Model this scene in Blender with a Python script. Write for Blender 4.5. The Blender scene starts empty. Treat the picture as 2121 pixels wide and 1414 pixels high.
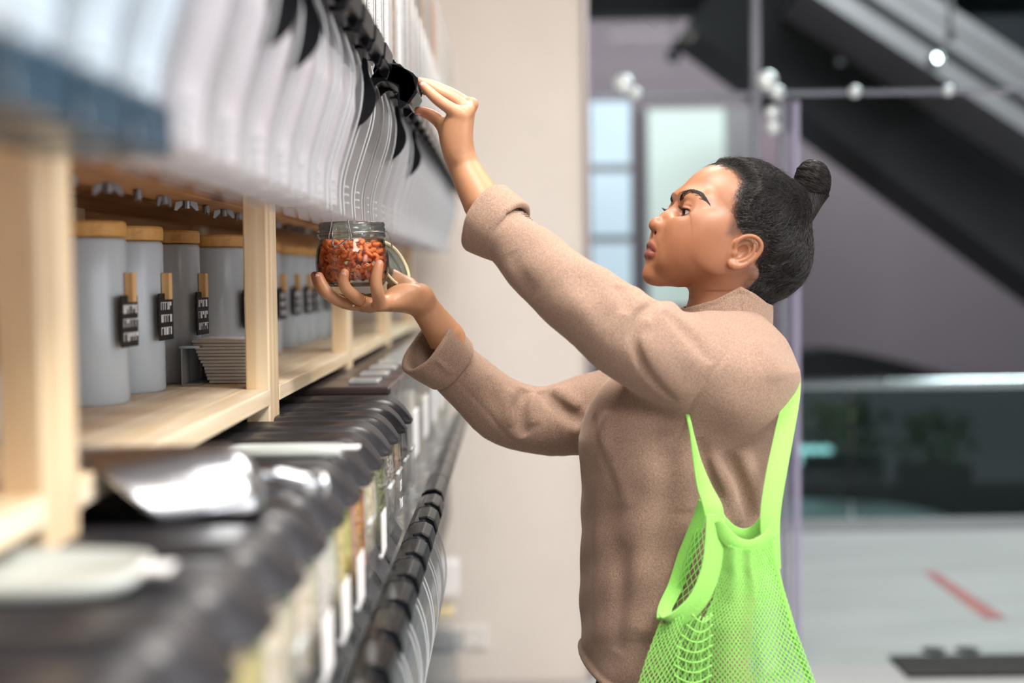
import bpy, math, random
import numpy as np
from mathutils import Vector, Matrix, Euler

# ------------------------------------------------------------------ camera
scn = bpy.context.scene
COL = scn.collection
random.seed(7)
RNG = np.random.default_rng(11)
FPX = 2946.0                      # focal length in pixels of a 2121 px wide frame
CAMZ = 1.45
cam_d = bpy.data.cameras.new('camera')
cam = bpy.data.objects.new('camera', cam_d)
COL.objects.link(cam)
CR = Euler((math.radians(90 - 2.66), 0, 0)).to_matrix() @ Matrix.Rotation(math.radians(-0.7), 3, 'Z')
cam.matrix_world = Matrix.Translation((0, 0, CAMZ)) @ CR.to_4x4()
cam_d.sensor_width = 36
cam_d.lens = FPX / 2121 * 36
cam_d.clip_start = 0.02
cam_d.clip_end = 200
cam_d.dof.use_dof = True
cam_d.dof.focus_distance = 1.95
cam_d.dof.aperture_fstop = 2.1
scn.camera = cam

# ------------------------------------------------------------------ world, exposure, lights
scn.view_settings.view_transform = 'Standard'
scn.view_settings.look = 'None'
scn.view_settings.gamma = 1.0
scn.view_settings.use_curve_mapping = False
scn.view_settings.exposure = 0.0
scn.cycles.max_bounces = 12
scn.cycles.transparent_max_bounces = 48
scn.cycles.sample_clamp_indirect = 6.0
w = bpy.data.worlds.new('world')
scn.world = w
w.use_nodes = True
w.node_tree.nodes['Background'].inputs[0].default_value = (0.86, 0.92, 1.0, 1)
w.node_tree.nodes['Background'].inputs[1].default_value = 0.26

def area(name, loc, size, power, color, rot=(0, 0, 0)):
    l = bpy.data.lights.new(name, 'AREA')
    l.shape = 'RECTANGLE'
    l.size, l.size_y = size
    l.energy = power
    l.color = color
    o = bpy.data.objects.new(name, l)
    COL.objects.link(o)
    o.location = loc
    o.rotation_euler = rot
    return o
# the shop's recessed ceiling panels
area('ceiling_lamp_light', (0.95, 0.75, 3.02), (0.6, 0.6), 60, (1.0, 0.955, 0.90))
area('ceiling_lamp_light', (-0.10, 1.55, 3.02), (0.5, 0.8), 38, (1.0, 0.955, 0.90))
area('ceiling_lamp_light', (0.45, 3.1, 3.02), (0.9, 0.6), 42, (1.0, 0.945, 0.88))
area('ceiling_lamp_light', (0.45, -0.7, 3.02), (1.6, 1.0), 66, (1.0, 0.96, 0.91))
# the mall's own lights beyond the glass
area('mall_lamp_light', (3.0, 6.6, 4.6), (3.0, 1.6), 330, (0.9, 0.95, 1.0))

# ------------------------------------------------------------------ helpers
def P(px, py, Y):
    d = CR @ Vector(((px - 1060.5) / FPX, -(py - 707.0) / FPX, -1.0))
    t = Y / d.y
    return Vector((d.x * t, Y, CAMZ + d.z * t))
def N3(px, py, Y):
    return np.array(P(px, py, Y))
CAMX = np.array(CR @ Vector((1, 0, 0)))
CAMU = np.array(CR @ Vector((0, 1, 0)))

def lin(c):
    if isinstance(c, str):
        c = [int(c[i:i + 2], 16) for i in (0, 2, 4)]
    r = [v / 255.0 for v in c]
    return tuple((v / 12.92 if v <= 0.04045 else ((v + 0.055) / 1.055) ** 2.4) for v in r) + (1.0,)

def new_mat(name):
    m = bpy.data.materials.new(name)
    m.use_nodes = True
    nt = m.node_tree
    return m, nt, nt.nodes['Principled BSDF']

def pmat(name, col, rough=0.5, metal=0.0, var=0.0, scale=8.0, stretch=(1, 1, 1), bump=0.0, bscale=None, sheen=0.0,
         sss=0.0, spec=0.5, coat=0.0, trans=0.0, ior=1.45, col2=None, emit=None, detail=4.0, ssr=(1, .35, .2)):
    m, nt, b = new_mat(name)
    c = lin(col)
    b.inputs['Base Color'].default_value = c
    b.inputs['Roughness'].default_value = rough
    b.inputs['Metallic'].default_value = metal
    b.inputs['Specular IOR Level'].default_value = spec
    b.inputs['Sheen Weight'].default_value = sheen
    b.inputs['Coat Weight'].default_value = coat
    b.inputs['Transmission Weight'].default_value = trans
    b.inputs['IOR'].default_value = ior
    if sss:
        b.inputs['Subsurface Weight'].default_value = sss
        b.inputs['Subsurface Radius'].default_value = ssr
        b.inputs['Subsurface Scale'].default_value = 0.004
    tc = nt.nodes.new('ShaderNodeTexCoord')
    mp = nt.nodes.new('ShaderNodeMapping')
    mp.inputs['Scale'].default_value = stretch
    nt.links.new(tc.outputs['Object'], mp.inputs['Vector'])
    if var:
        n = nt.nodes.new('ShaderNodeTexNoise')
        n.inputs['Scale'].default_value = scale
        n.inputs['Detail'].default_value = detail
        nt.links.new(mp.outputs[0], n.inputs['Vector'])
        r = nt.nodes.new('ShaderNodeValToRGB')
        c2 = lin(col2) if col2 else tuple(v * (1 - var) for v in c[:3]) + (1,)
        c1 = c if col2 else tuple(min(1, v * (1 + var * 0.5)) for v in c[:3]) + (1,)
        r.color_ramp.elements[0].position = 0.32
        r.color_ramp.elements[1].position = 0.68
        r.color_ramp.elements[0].color = c2
        r.color_ramp.elements[1].color = c1
        nt.links.new(n.outputs['Fac'], r.inputs['Fac'])
        nt.links.new(r.outputs['Color'], b.inputs['Base Color'])
    if bump:
        n2 = nt.nodes.new('ShaderNodeTexNoise')
        n2.inputs['Scale'].default_value = bscale or scale
        n2.inputs['Detail'].default_value = 5
        nt.links.new(mp.outputs[0], n2.inputs['Vector'])
        bp = nt.nodes.new('ShaderNodeBump')
        bp.inputs['Strength'].default_value = bump
        bp.inputs['Distance'].default_value = 0.001
        nt.links.new(n2.outputs['Fac'], bp.inputs['Height'])
        nt.links.new(bp.outputs[0], b.inputs['Normal'])
    if emit:
        b.inputs['Emission Color'].default_value = lin(emit[0])
        b.inputs['Emission Strength'].default_value = emit[1]
    return m

def sheet_mat(name, tint='ffffff', haze=0.1, hazecol='f2f4f6', rough=0.08, refl=1.0, ior=1.5):
    """thin clear sheet: transparent + mirror reflection by Fresnel + a little milky haze"""
    m = bpy.data.materials.new(name)
    m.use_nodes = True
    nt = m.node_tree
    nt.nodes.clear()
    out = nt.nodes.new('ShaderNodeOutputMaterial')
    tr = nt.nodes.new('ShaderNodeBsdfTransparent')
    tr.inputs[0].default_value = lin(tint)
    gl = nt.nodes.new('ShaderNodeBsdfGlossy')
    gl.inputs['Roughness'].default_value = rough
    fr = nt.nodes.new('ShaderNodeFresnel')
    fr.inputs['IOR'].default_value = ior
    mul = nt.nodes.new('ShaderNodeMath')
    mul.operation = 'MULTIPLY'
    mul.inputs[1].default_value = refl
    mul.use_clamp = True
    nt.links.new(fr.outputs[0], mul.inputs[0])
    mx = nt.nodes.new('ShaderNodeMixShader')
    nt.links.new(mul.outputs[0], mx.inputs[0])
    nt.links.new(tr.outputs[0], mx.inputs[1])
    nt.links.new(gl.outputs[0], mx.inputs[2])
    last = mx
    if haze > 0:
        df = nt.nodes.new('ShaderNodeBsdfDiffuse')
        df.inputs[0].default_value = lin(hazecol)
        tl = nt.nodes.new('ShaderNodeBsdfTranslucent')
        tl.inputs[0].default_value = lin(hazecol)
        h = nt.nodes.new('ShaderNodeMixShader')
        h.inputs[0].default_value = 0.5
        nt.links.new(df.outputs[0], h.inputs[1])
        nt.links.new(tl.outputs[0], h.inputs[2])
        m2 = nt.nodes.new('ShaderNodeMixShader')
        m2.inputs[0].default_value = haze
        nt.links.new(mx.outputs[0], m2.inputs[1])
        nt.links.new(h.outputs[0], m2.inputs[2])
        last = m2
    nt.links.new(last.outputs[0], out.inputs[0])
    return m

def wood_mat(name, axis, c1='ead2ac', c2='d2ab78'):
    """pine: grain stretched along the given axis of the piece"""
    m, nt, b = new_mat(name)
    tc = nt.nodes.new('ShaderNodeTexCoord')
    mp = nt.nodes.new('ShaderNodeMapping')
    s = [60.0, 60.0, 60.0]
    s[axis] = 2.2
    mp.inputs['Scale'].default_value = s
    nt.links.new(tc.outputs['Object'], mp.inputs['Vector'])
    n = nt.nodes.new('ShaderNodeTexNoise')
    n.inputs['Scale'].default_value = 1.0
    n.inputs['Detail'].default_value = 5
    n.inputs['Distortion'].default_value = 0.6
    nt.links.new(mp.outputs[0], n.inputs['Vector'])
    r = nt.nodes.new('ShaderNodeValToRGB')
    r.color_ramp.elements[0].position = 0.3
    r.color_ramp.elements[1].position = 0.62
    r.color_ramp.elements[0].color = lin(c2)
    r.color_ramp.elements[1].color = lin(c1)
    nt.links.new(n.outputs['Fac'], r.inputs['Fac'])
    nt.links.new(r.outputs['Color'], b.inputs['Base Color'])
    bp = nt.nodes.new('ShaderNodeBump')
    bp.inputs['Strength'].default_value = 0.15
    bp.inputs['Distance'].default_value = 0.001
    nt.links.new(n.outputs['Fac'], bp.inputs['Height'])
    nt.links.new(bp.outputs[0], b.inputs['Normal'])
    b.inputs['Roughness'].default_value = 0.55
    return m

# ---- mesh collecting
class MB:
    def __init__(s):
        s.v = []
        s.f = []
    def add(s, V, F):
        n = len(s.v)
        s.v += [tuple(map(float, q)) for q in V]
        s.f += [tuple(i + n for i in q) for q in F]
        return s
    def box(s, a, b):
        (x0, y0, z0), (x1, y1, z1) = a, b
        V = [(x0, y0, z0), (x1, y0, z0), (x1, y1, z0), (x0, y1, z0), (x0, y0, z1), (x1, y0, z1), (x1, y1, z1), (x0, y1, z1)]
        return s.add(V, [(0, 3, 2, 1), (4, 5, 6, 7), (0, 1, 5, 4), (1, 2, 6, 5), (2, 3, 7, 6), (3, 0, 4, 7)])
    def prism(s, poly, axis, a, b, caps=True):
        """extrude a 2-D polygon along an axis; polygon coords are the two other axes in order"""
        def mk(p, t):
            q = list(p)
            q.insert(axis, t)
            return q
        n = len(poly)
        V = [mk(p, a) for p in poly] + [mk(p, b) for p in poly]
        F = [(i, (i + 1) % n, n + (i + 1) % n, n + i) for i in range(n)]
        if caps:
            F += [tuple(range(n))[::-1], tuple(range(n, 2 * n))]
        return s.add(V, F)
    def tube(s, pts, r, seg=8, closed=False, cap=True):
        pts = [Vector(p) for p in pts]
        n = len(pts)
        rs = list(r) if hasattr(r, '__len__') else [r] * n
        T = []
        for i in range(n):
            if closed:
                t = pts[(i + 1) % n] - pts[i - 1]
            else:
                t = pts[min(i + 1, n - 1)] - pts[max(i - 1, 0)]
            T.append(t.normalized() if t.length > 1e-9 else Vector((0, 0, 1)))
        u = T[0].orthogonal().normalized()
        V = []
        for i in range(n):
            u = (u - T[i] * u.dot(T[i]))
            if u.length < 1e-6:
                u = T[i].orthogonal()
            u.normalize()
            v = T[i].cross(u)
            for k in range(seg):
                a = 2 * math.pi * k / seg
                V.append(pts[i] + (u * math.cos(a) + v * math.sin(a)) * rs[i])
        F = []
        m = n if closed else n - 1
        for i in range(m):
            j = (i + 1) % n
            for k in range(seg):
                k2 = (k + 1) % seg
                F.append((i * seg + k, i * seg + k2, j * seg + k2, j * seg + k))
        if cap and not closed:
            F.append(tuple(range(seg))[::-1])
            F.append(tuple((n - 1) * seg + k for k in range(seg)))
        return s.add(V, F)
    def lathe(s, prof, seg=40, c=(0, 0, 0), close_bottom=False, close_top=False):
        V = []
        for (r, z) in prof:
            for k in range(seg):
                a = 2 * math.pi * k / seg
                V.append((c[0] + r * math.cos(a), c[1] + r * math.sin(a), c[2] + z))
        F = []
        for i in range(len(prof) - 1):
            for k in range(seg):
                k2 = (k + 1) % seg
                F.append((i * seg + k, i * seg + k2, (i + 1) * seg + k2, (i + 1) * seg + k))
        if close_bottom:
            F.append(tuple(range(seg))[::-1])
        if close_top:
            F.append(tuple((len(prof) - 1) * seg + k for k in range(seg)))
        return s.add(V, F)
    def band(s, pts, side, wid, th):
        """a flat strap through pts; side = direction(s) of its width, th = thickness"""
        pts = [Vector(p) for p in pts]
        n = len(pts)
        V = []
        for i in range(n):
            t = (pts[min(i + 1, n - 1)] - pts[max(i - 1, 0)]).normalized()
            sd = Vector(side[i] if isinstance(side, list) else side)
            sd = (sd - t * sd.dot(t)).normalized()
            nn = t.cross(sd)
            w_ = wid[i] if hasattr(wid, '__len__') else wid
            for a, b in ((-1, -.55), (-.9, -1), (.9, -1), (1, -.55), (1, .55), (.9, 1), (-.9, 1), (-1, .55)):
                V.append(pts[i] + sd * (a * w_ / 2) + nn * (b * th / 2))
        F = []
        for i in range(n - 1):
            for k in range(8):
                F.append((i * 8 + k, i * 8 + (k + 1) % 8, i * 8 + 8 + (k + 1) % 8, i * 8 + 8 + k))
        F.append(tuple(range(8))[::-1])
        F.append(tuple((n - 1) * 8 + k for k in range(8)))
        return s.add(V, F)

BASE = {}
def tag(o, label=None, cat=None, group=None, kind=None):
    if label: o['label'] = label
    if cat: o['category'] = cat
    if group: o['group'] = group
    if kind: o['kind'] = kind
    return o
def empty(name, loc):
    o = bpy.data.objects.new(name, None)
    o.empty_display_size = 0.05
    COL.objects.link(o)
    o.location = loc
    BASE[o] = Vector(loc)
    return o
def obj(name, mb, mat, parent=None, base=None, smooth=False, bevel=0.0, seg=2, fix=True):
    """world-space geometry -> an object whose origin is at `base` (or its parent's origin)"""
    V, F = (mb.v, mb.f) if isinstance(mb, MB) else mb
    b = Vector(base) if base is not None else (BASE[parent] if parent is not None else Vector((0, 0, 0)))
    me = bpy.data.meshes.new(name)
    if isinstance(V, np.ndarray) and isinstance(F, np.ndarray):
        V = V - np.array(b)
        me.vertices.add(len(V))
        me.vertices.foreach_set('co', V.astype(np.float32).ravel())
        nl = F.size
        me.loops.add(nl)
        me.loops.foreach_set('vertex_index', F.astype(np.int32).ravel())
        me.polygons.add(len(F))
        me.polygons.foreach_set('loop_start', np.arange(0, nl, F.shape[1], dtype=np.int32))
        me.update(calc_edges=True)
        me.validate()
    else:
        me.from_pydata([(x - b.x, y - b.y, z - b.z) for x, y, z in V], [], F)
        me.update()
        if fix:
            import bmesh
            bm = bmesh.new()
            bm.from_mesh(me)
            bmesh.ops.recalc_face_normals(bm, faces=bm.faces)
            bm.to_mesh(me)
            bm.free()
    me.materials.append(mat)
    if smooth:
        me.polygons.foreach_set('use_smooth', [True] * len(me.polygons))
    o = bpy.data.objects.new(name, me)
    COL.objects.link(o)
    BASE[o] = b
    if parent is not None:
        o.parent = parent
        o.location = b - BASE[parent]
    else:
        o.location = b
    if bevel:
        md = o.modifiers.new('bevel', 'BEVEL')
        md.width = bevel
        md.segments = seg
        md.limit_method = 'ANGLE'
    return o
def copy_tree(o, parent=None):
    c = o.copy()
    COL.objects.link(c)
    if parent is not None:
        c.parent = parent
    for ch in list(o.children):
        copy_tree(ch, c)
    return c
def structure(name, mb, mat, **k):
    o = obj(name, mb, mat, **k)
    o['kind'] = 'structure'
    return o
def cr(pts, n=8, closed=False):
    """Catmull-Rom through points"""
    P_ = [np.array(p, float) for p in pts]
    out = []
    m = len(P_)
    rng = range(m) if closed else range(m - 1)
    for i in rng:
        if closed:
            a, b, c, d = P_[i - 1], P_[i], P_[(i + 1) % m], P_[(i + 2) % m]
        else:
            a, b, c, d = P_[max(i - 1, 0)], P_[i], P_[i + 1], P_[min(i + 2, m - 1)]
        for k in range(n):
            t = k / n
            out.append(0.5 * ((2 * b) + (-a + c) * t + (2 * a - 5 * b + 4 * c - d) * t * t + (-a + 3 * b - 3 * c + d) * t ** 3))
    if not closed:
        out.append(P_[-1])
    return out

# ---- implicit surfaces on a grid
class Vol:
    def __init__(s, lo, hi, step):
        s.lo = np.array(lo, float)
        s.h = step
        s.n = np.ceil((np.array(hi) - s.lo) / step).astype(int) + 1
        s.ax = [s.lo[i] + step * np.arange(s.n[i]) for i in range(3)]
        s.f = np.full(s.n, 1e3, np.float32)
    def sub(s, lo, hi):
        i0 = np.clip(np.floor((np.array(lo) - s.lo) / s.h).astype(int), 0, s.n)
        i1 = np.clip(np.ceil((np.array(hi) - s.lo) / s.h).astype(int) + 1, 0, s.n)
        if np.any(i1 <= i0):
            return None
        sl = tuple(slice(a, b) for a, b in zip(i0, i1))
        X = s.ax[0][sl[0]].astype(np.float32)[:, None, None]
        Y = s.ax[1][sl[1]].astype(np.float32)[None, :, None]
        Z = s.ax[2][sl[2]].astype(np.float32)[None, None, :]
        return sl, X, Y, Z
    def apply(s, d, sl, k, op):
        a = s.f[sl]
        if op == 'union':
            if k > 0:
                h = np.maximum(k - np.abs(a - d), 0) / k
                s.f[sl] = np.minimum(a, d) - h * h * k * 0.25
            else:
                s.f[sl] = np.minimum(a, d)
        elif op == 'cut':
            if k > 0:
                h = np.maximum(k - np.abs(a + d), 0) / k
                s.f[sl] = np.maximum(a, -d) + h * h * k * 0.25
            else:
                s.f[sl] = np.maximum(a, -d)
        elif op == 'and':
            s.f[sl] = np.maximum(a, d)
    def cone(s, a, b, r1, r2, k=0.0, op='union', flat=None):
        """round cone a->b; flat=(axis vector, ratio) squeezes it along that axis"""
        a = np.array(a, float)
        b = np.array(b, float)
        m = max(r1, r2) * (1.0 if flat is None else max(1, flat[1])) + k + 2 * s.h
        g = s.sub(np.minimum(a, b) - m, np.maximum(a, b) + m)
        if g is None:
            return s
        sl, X, Y, Z = g
        ba = b - a
        L = float(ba @ ba) + 1e-12
        px, py, pz = X - a[0], Y - a[1], Z - a[2]
        t = np.clip((px * ba[0] + py * ba[1] + pz * ba[2]) / L, 0, 1)
        qx, qy, qz = px - t * ba[0], py - t * ba[1], pz - t * ba[2]
        if flat is not None:
            ax = np.array(flat[0], float)
            ax /= np.linalg.norm(ax)
            c = (qx * ax[0] + qy * ax[1] + qz * ax[2]) * (1 / flat[1] - 1)
            qx, qy, qz = qx + c * ax[0], qy + c * ax[1], qz + c * ax[2]
        d = np.sqrt(qx * qx + qy * qy + qz * qz) - (r1 + t * (r2 - r1))
        s.apply(d.astype(np.float32), sl, k, op)
        return s
    def chain(s, pts, rs, k=0.0, op='union', flat=None, inner=0.0):
        """a tapered limb through pts, blended as one piece"""
        pts = [np.array(p, float) for p in pts]
        q = np.array(pts)
        m = max(rs) * (1.0 if flat is None else max(1, flat[1])) + k + 2 * s.h
        g = s.sub(q.min(0) - m, q.max(0) + m)
        if g is None:
            return s
        sl, X, Y, Z = g
        best = None
        for i in range(len(pts) - 1):
            a, b, r1, r2 = pts[i], pts[i + 1], rs[i], rs[i + 1]
            ba = b - a
            L = float(ba @ ba) + 1e-12
            px, py, pz = X - a[0], Y - a[1], Z - a[2]
            t = np.clip((px * ba[0] + py * ba[1] + pz * ba[2]) / L, 0, 1)
            qx, qy, qz = px - t * ba[0], py - t * ba[1], pz - t * ba[2]
            if flat is not None:
                ax = np.array(flat[0], float)
                ax /= np.linalg.norm(ax)
                c = (qx * ax[0] + qy * ax[1] + qz * ax[2]) * (1 / flat[1] - 1)
                qx, qy, qz = qx + c * ax[0], qy + c * ax[1], qz + c * ax[2]
            d = (np.sqrt(qx * qx + qy * qy + qz * qz) - (r1 + t * (r2 - r1))).astype(np.float32)
            if best is None:
                best = d
            elif inner > 0:
                h = np.maximum(inner - np.abs(best - d), 0) / inner
                best = np.minimum(best, d) - h * h * inner * .25
            else:
                best = np.minimum(best, d)
        s.apply(best, sl, k, op)
        return s
    def at(s, q):
        """trilinear value at points"""
        q = np.asarray(q, float)
        g = np.clip((q - s.lo) / s.h, 0, np.array(s.f.shape) - 1.001)
        i = g.astype(int)
        t = g - i
        out = 0
        for a in (0, 1):
            for b in (0, 1):
                for c in (0, 1):
                    w_ = (t[:, 0] if a else 1 - t[:, 0]) * (t[:, 1] if b else 1 - t[:, 1]) * (t[:, 2] if c else 1 - t[:, 2])
                    out = out + w_ * np.minimum(s.f[i[:, 0] + a, i[:, 1] + b, i[:, 2] + c], 1.0)
        return out
    def hit(s, px, py, y0=1.62, y1=2.2, n=240):
        """first surface point along the sight line through a picture point"""
        ys = np.linspace(y0, y1, n)
        Q = np.array([N3(px, py, y) for y in ys])
        f = s.at(Q)
        k = np.argmax(f < 0)
        return Q[k] if f[k] < 0 else Q[n // 2]
    def ell(s, c, r, R=None, k=0.0, op='union'):
        """ellipsoid; R = 3x3 matrix whose rows are its axes"""
        c = np.array(c, float)
        r = np.array(r, float)
        R = np.eye(3) if R is None else np.array(R, float)
        m = np.sqrt(((R.T * r) ** 2).sum(1)) + k + 2 * s.h
        g = s.sub(c - m, c + m)
        if g is None:
            return s
        sl, X, Y, Z = g
        px, py, pz = X - c[0], Y - c[1], Z - c[2]
        q = [(px * R[i, 0] + py * R[i, 1] + pz * R[i, 2]) for i in range(3)]
        k0 = np.sqrt(sum((q[i] / r[i]) ** 2 for i in range(3)))
        k1 = np.sqrt(sum((q[i] / r[i] ** 2) ** 2 for i in range(3))) + 1e-9
        d = k0 * (k0 - 1) / k1
        d = np.where(k0 < 0.05, -r.min(), d)
        s.apply(d.astype(np.float32), sl, k, op)
        return s
    def fold(s, pts, wid, amp, n=6):
        """raise (amp>0) or crease (amp<0) the surface along a polyline"""
        pts = [np.array(p, float) for p in pts]
        if n:
            pts = cr(pts, n)
        pts = np.array(pts)
        m = wid * 2.6 + 2 * s.h
        g = s.sub(pts.min(0) - m, pts.max(0) + m)
        if g is None:
            return s
        sl, X, Y, Z = g
        best = np.full(s.f[sl].shape, 1e6, np.float32)
        tt = np.zeros_like(best)
        N_ = len(pts) - 1
        for i in range(N_):
            a, b = pts[i], pts[i + 1]
            ba = b - a
            L = float(ba @ ba) + 1e-12
            px, py, pz = X - a[0], Y - a[1], Z - a[2]
            t = np.clip((px * ba[0] + py * ba[1] + pz * ba[2]) / L, 0, 1)
            d2 = ((px - t * ba[0]) ** 2 + (py - t * ba[1]) ** 2 + (pz - t * ba[2]) ** 2).astype(np.float32)
            up = d2 < best
            best = np.where(up, d2, best)
            tt = np.where(up, (i + t) / N_, tt)
        env = np.clip(np.sin(np.pi * np.clip(tt, 0.0, 1.0)), 0, 1) ** 0.6
        s.f[sl] -= (amp * env * np.exp(-best / (wid * wid))).astype(np.float32)
        return s
    def func(s, fn, lo, hi, k=0.0, op='union'):
        g = s.sub(lo, hi)
        if g is None:
            return s
        sl, X, Y, Z = g
        d = np.broadcast_to(fn(X, Y, Z), s.f[sl].shape).astype(np.float32)
        s.apply(d, sl, k, op)
        return s
    def mesh(s):
        f = s.f
        # close the surface at the borders of the grid
        for ax in range(3):
            for e in (0, -1):
                ix = [slice(None)] * 3
                ix[ax] = e
                f[tuple(ix)] = np.maximum(f[tuple(ix)], s.h)
        f = np.clip(f, -4 * s.h, 4 * s.h)
        ins = f < 0
        nx, ny, nz = f.shape
        cnt = np.zeros((nx - 1, ny - 1, nz - 1), np.int8)
        for i in (0, 1):
            for j in (0, 1):
                for k in (0, 1):
                    cnt += ins[i:nx - 1 + i, j:ny - 1 + j, k:nz - 1 + k]
        act = (cnt > 0) & (cnt < 8)
        ci = np.argwhere(act)
        vid = np.full(act.shape, -1, np.int32)
        vid[act] = np.arange(len(ci))
        acc = np.zeros((len(ci), 3))
        num = np.zeros(len(ci))
        cor = [(i, j, k) for i in (0, 1) for j in (0, 1) for k in (0, 1)]
        val = {c: f[ci[:, 0] + c[0], ci[:, 1] + c[1], ci[:, 2] + c[2]].astype(float) for c in cor}
        for a in cor:
            for axs in range(3):
                if a[axs] == 1:
                    continue
                b = list(a)
                b[axs] = 1
                b = tuple(b)
                va, vb = val[a], val[b]
                x = (va < 0) != (vb < 0)
                t = np.where(x, va / np.where(x, va - vb, 1), 0)
                p = np.array(a, float)[None, :].repeat(len(ci), 0)
                p[:, axs] += t
                acc += np.where(x[:, None], p, 0)
                num += x
        V = (ci + acc / num[:, None]) * s.h + s.lo
        Fs = []
        for axs in range(3):
            o1, o2 = [q for q in range(3) if q != axs]
            sa = [slice(None)] * 3
            sb = [slice(None)] * 3
            sa[axs] = slice(0, -1)
            sb[axs] = slice(1, None)
            A, B = ins[tuple(sa)], ins[tuple(sb)]
            e = np.argwhere(A != B)
            e = e[(e[:, o1] > 0) & (e[:, o2] > 0) & (e[:, o1] < f.shape[o1] - 1) & (e[:, o2] < f.shape[o2] - 1)]
            flip = A[e[:, 0], e[:, 1], e[:, 2]]
            q = []
            for d1, d2 in ((1, 1), (0, 1), (0, 0), (1, 0)):
                c = e.copy()
                c[:, o1] -= d1
                c[:, o2] -= d2
                q.append(vid[c[:, 0], c[:, 1], c[:, 2]])
            q = np.stack(q, 1)
            if axs == 1:
                flip = ~flip
            q[~flip] = q[~flip][:, ::-1]
            Fs.append(q)
        F = np.concatenate(Fs)
        F = F[(F >= 0).all(1)]
        return V, F
def smooth_mesh(V, F, it=2, lam=0.5):
    E = np.concatenate([F[:, [0, 1]], F[:, [1, 2]], F[:, [2, 3]], F[:, [3, 0]]])
    for _ in range(it):
        acc = np.zeros_like(V)
        n = np.zeros(len(V))
        np.add.at(n, E[:, 0], 1)
        np.add.at(n, E[:, 1], 1)
        for c in range(3):
            acc[:, c] = np.bincount(E[:, 0], V[E[:, 1], c], len(V)) + np.bincount(E[:, 1], V[E[:, 0], c], len(V))
        V = V + lam * (acc / np.maximum(n, 1)[:, None] - V)
    return V
# ------------------------------------------------------------------ materials of the setting
Z0 = CAMZ
M = {}
M['wall'] = pmat('beige_plaster', 'e8e0d8', 0.85, var=0.04, scale=3, bump=0.05, bscale=300)
M['floor'] = pmat('grey_stone_floor', 'b9b3b1', 0.32, var=0.10, scale=1.2, stretch=(1, 4, 1))
M['ceil'] = pmat('white_ceiling', 'e8e6e2', 0.9, var=0.03, scale=2)
M['backpanel'] = pmat('taupe_panel', '8d7866', 0.8, var=0.06, scale=4)
M['mauve'] = pmat('mauve_plaster', '998a91', 0.9, var=0.05, scale=0.7)
M['dark'] = pmat('dark_cladding', '2b282a', 0.6, var=0.15, scale=1.5)
M['darksoft'] = pmat('charcoal_cladding', '393638', 0.6, var=0.1, scale=1.5)
M['clampsteel'] = pmat('bright_clamp_steel', 'eef6f8', 0.3, metal=0.5, var=0.04, scale=20)
M['steel'] = pmat('brushed_steel', 'c9cdd2', 0.25, metal=1.0, var=0.06, scale=20)
M['paleedge'] = pmat('pale_metal_trim', 'aaa3a6', 0.4, metal=0.3, var=0.05, scale=4)
M['glass'] = sheet_mat('clear_glass', 'f4faf8', 0.0, rough=0.0, refl=0.02)
M['glassedge'] = pmat('glass_edge', 'b4b8c4', 0.15, var=0.1, scale=5, trans=0.6)
M['violetedge'] = pmat('violet_lit_edge', 'aaa6ba', 0.3, var=0.1, scale=5, emit=('6a4cf0', 0.05))  # violet light on the pane edge, put in as faint emission
M['window'] = pmat('daylit_pane', 'dfeaf4', 0.4, var=0.12, scale=0.6, emit=('c4d8ea', 0.50))
M['window2'] = pmat('green_lit_pane', 'e4ece6', 0.4, var=0.08, scale=0.5, emit=('d0dcd6', 0.40))
M['spotglow'] = pmat('lamp_or_glint_glow', 'ffffff', 0.4, var=0.02, scale=5, emit=('eefcff', 26.0))
M['leaf'] = pmat('dim_foliage', '5b6b45', 0.6, var=0.4, scale=6)
M['red'] = pmat('red_floor_streak', 'b0716f', 0.6, var=0.3, scale=8)
M['mat'] = pmat('dark_entrance_mat', '35302e', 0.9, var=0.3, scale=40)
M['socket'] = pmat('white_socket_plastic', 'efede9', 0.35, var=0.02, scale=10)
M['black'] = pmat('black_plastic', '17191d', 0.28, var=0.15, scale=12)

# ------------------------------------------------------------------ shop shell
structure('floor', MB().box((-2.2, -2.5, -0.12), (9.0, 8.1, 0.0)), M['floor'])
structure('ceiling', MB().box((-2.2, -2.5, 3.12), (3.2, 5.1, 3.2)), M['ceil'])
WB = 5.05
xr = P(1213, 700, WB).x
structure('wall_back', MB().box((-2.2, WB, 0.0), (xr, WB + 0.12, 3.2)), M['wall'])
structure('wall_left', MB().box((-0.93, -2.5, 0.0), (-0.80, WB, 3.2)), M['backpanel'])
# right-hand wall with an added glowing panel, out of view, to brighten the shelves
structure('wall_right', MB().box((3.2, -2.5, 0.0), (3.3, 2.4, 3.12)), M['wall'])
M['fillglow'] = pmat('added_fill_glow', 'f2f6fa', 0.4, var=0.03, scale=0.5, emit=('f4f7ff', 2.7))
wr_ = structure('fill_panel', MB().box((3.14, -1.9, 0.75), (3.2, 1.7, 2.65)), M['socket'], bevel=.004)
for k_ in range(3):
    obj('pane', MB().box((3.125, -1.85 + 1.18 * k_, 0.80), (3.139, -1.85 + 1.18 * k_ + 1.12, 2.60)), M['fillglow'], wr_)
# end trim of the back wall, a slim pale jamb
structure('trim_1', MB().box((xr, WB - 0.03, 0.0), (xr + 0.02, WB + 0.12, 3.2)), M['paleedge'], bevel=0.003)

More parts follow.
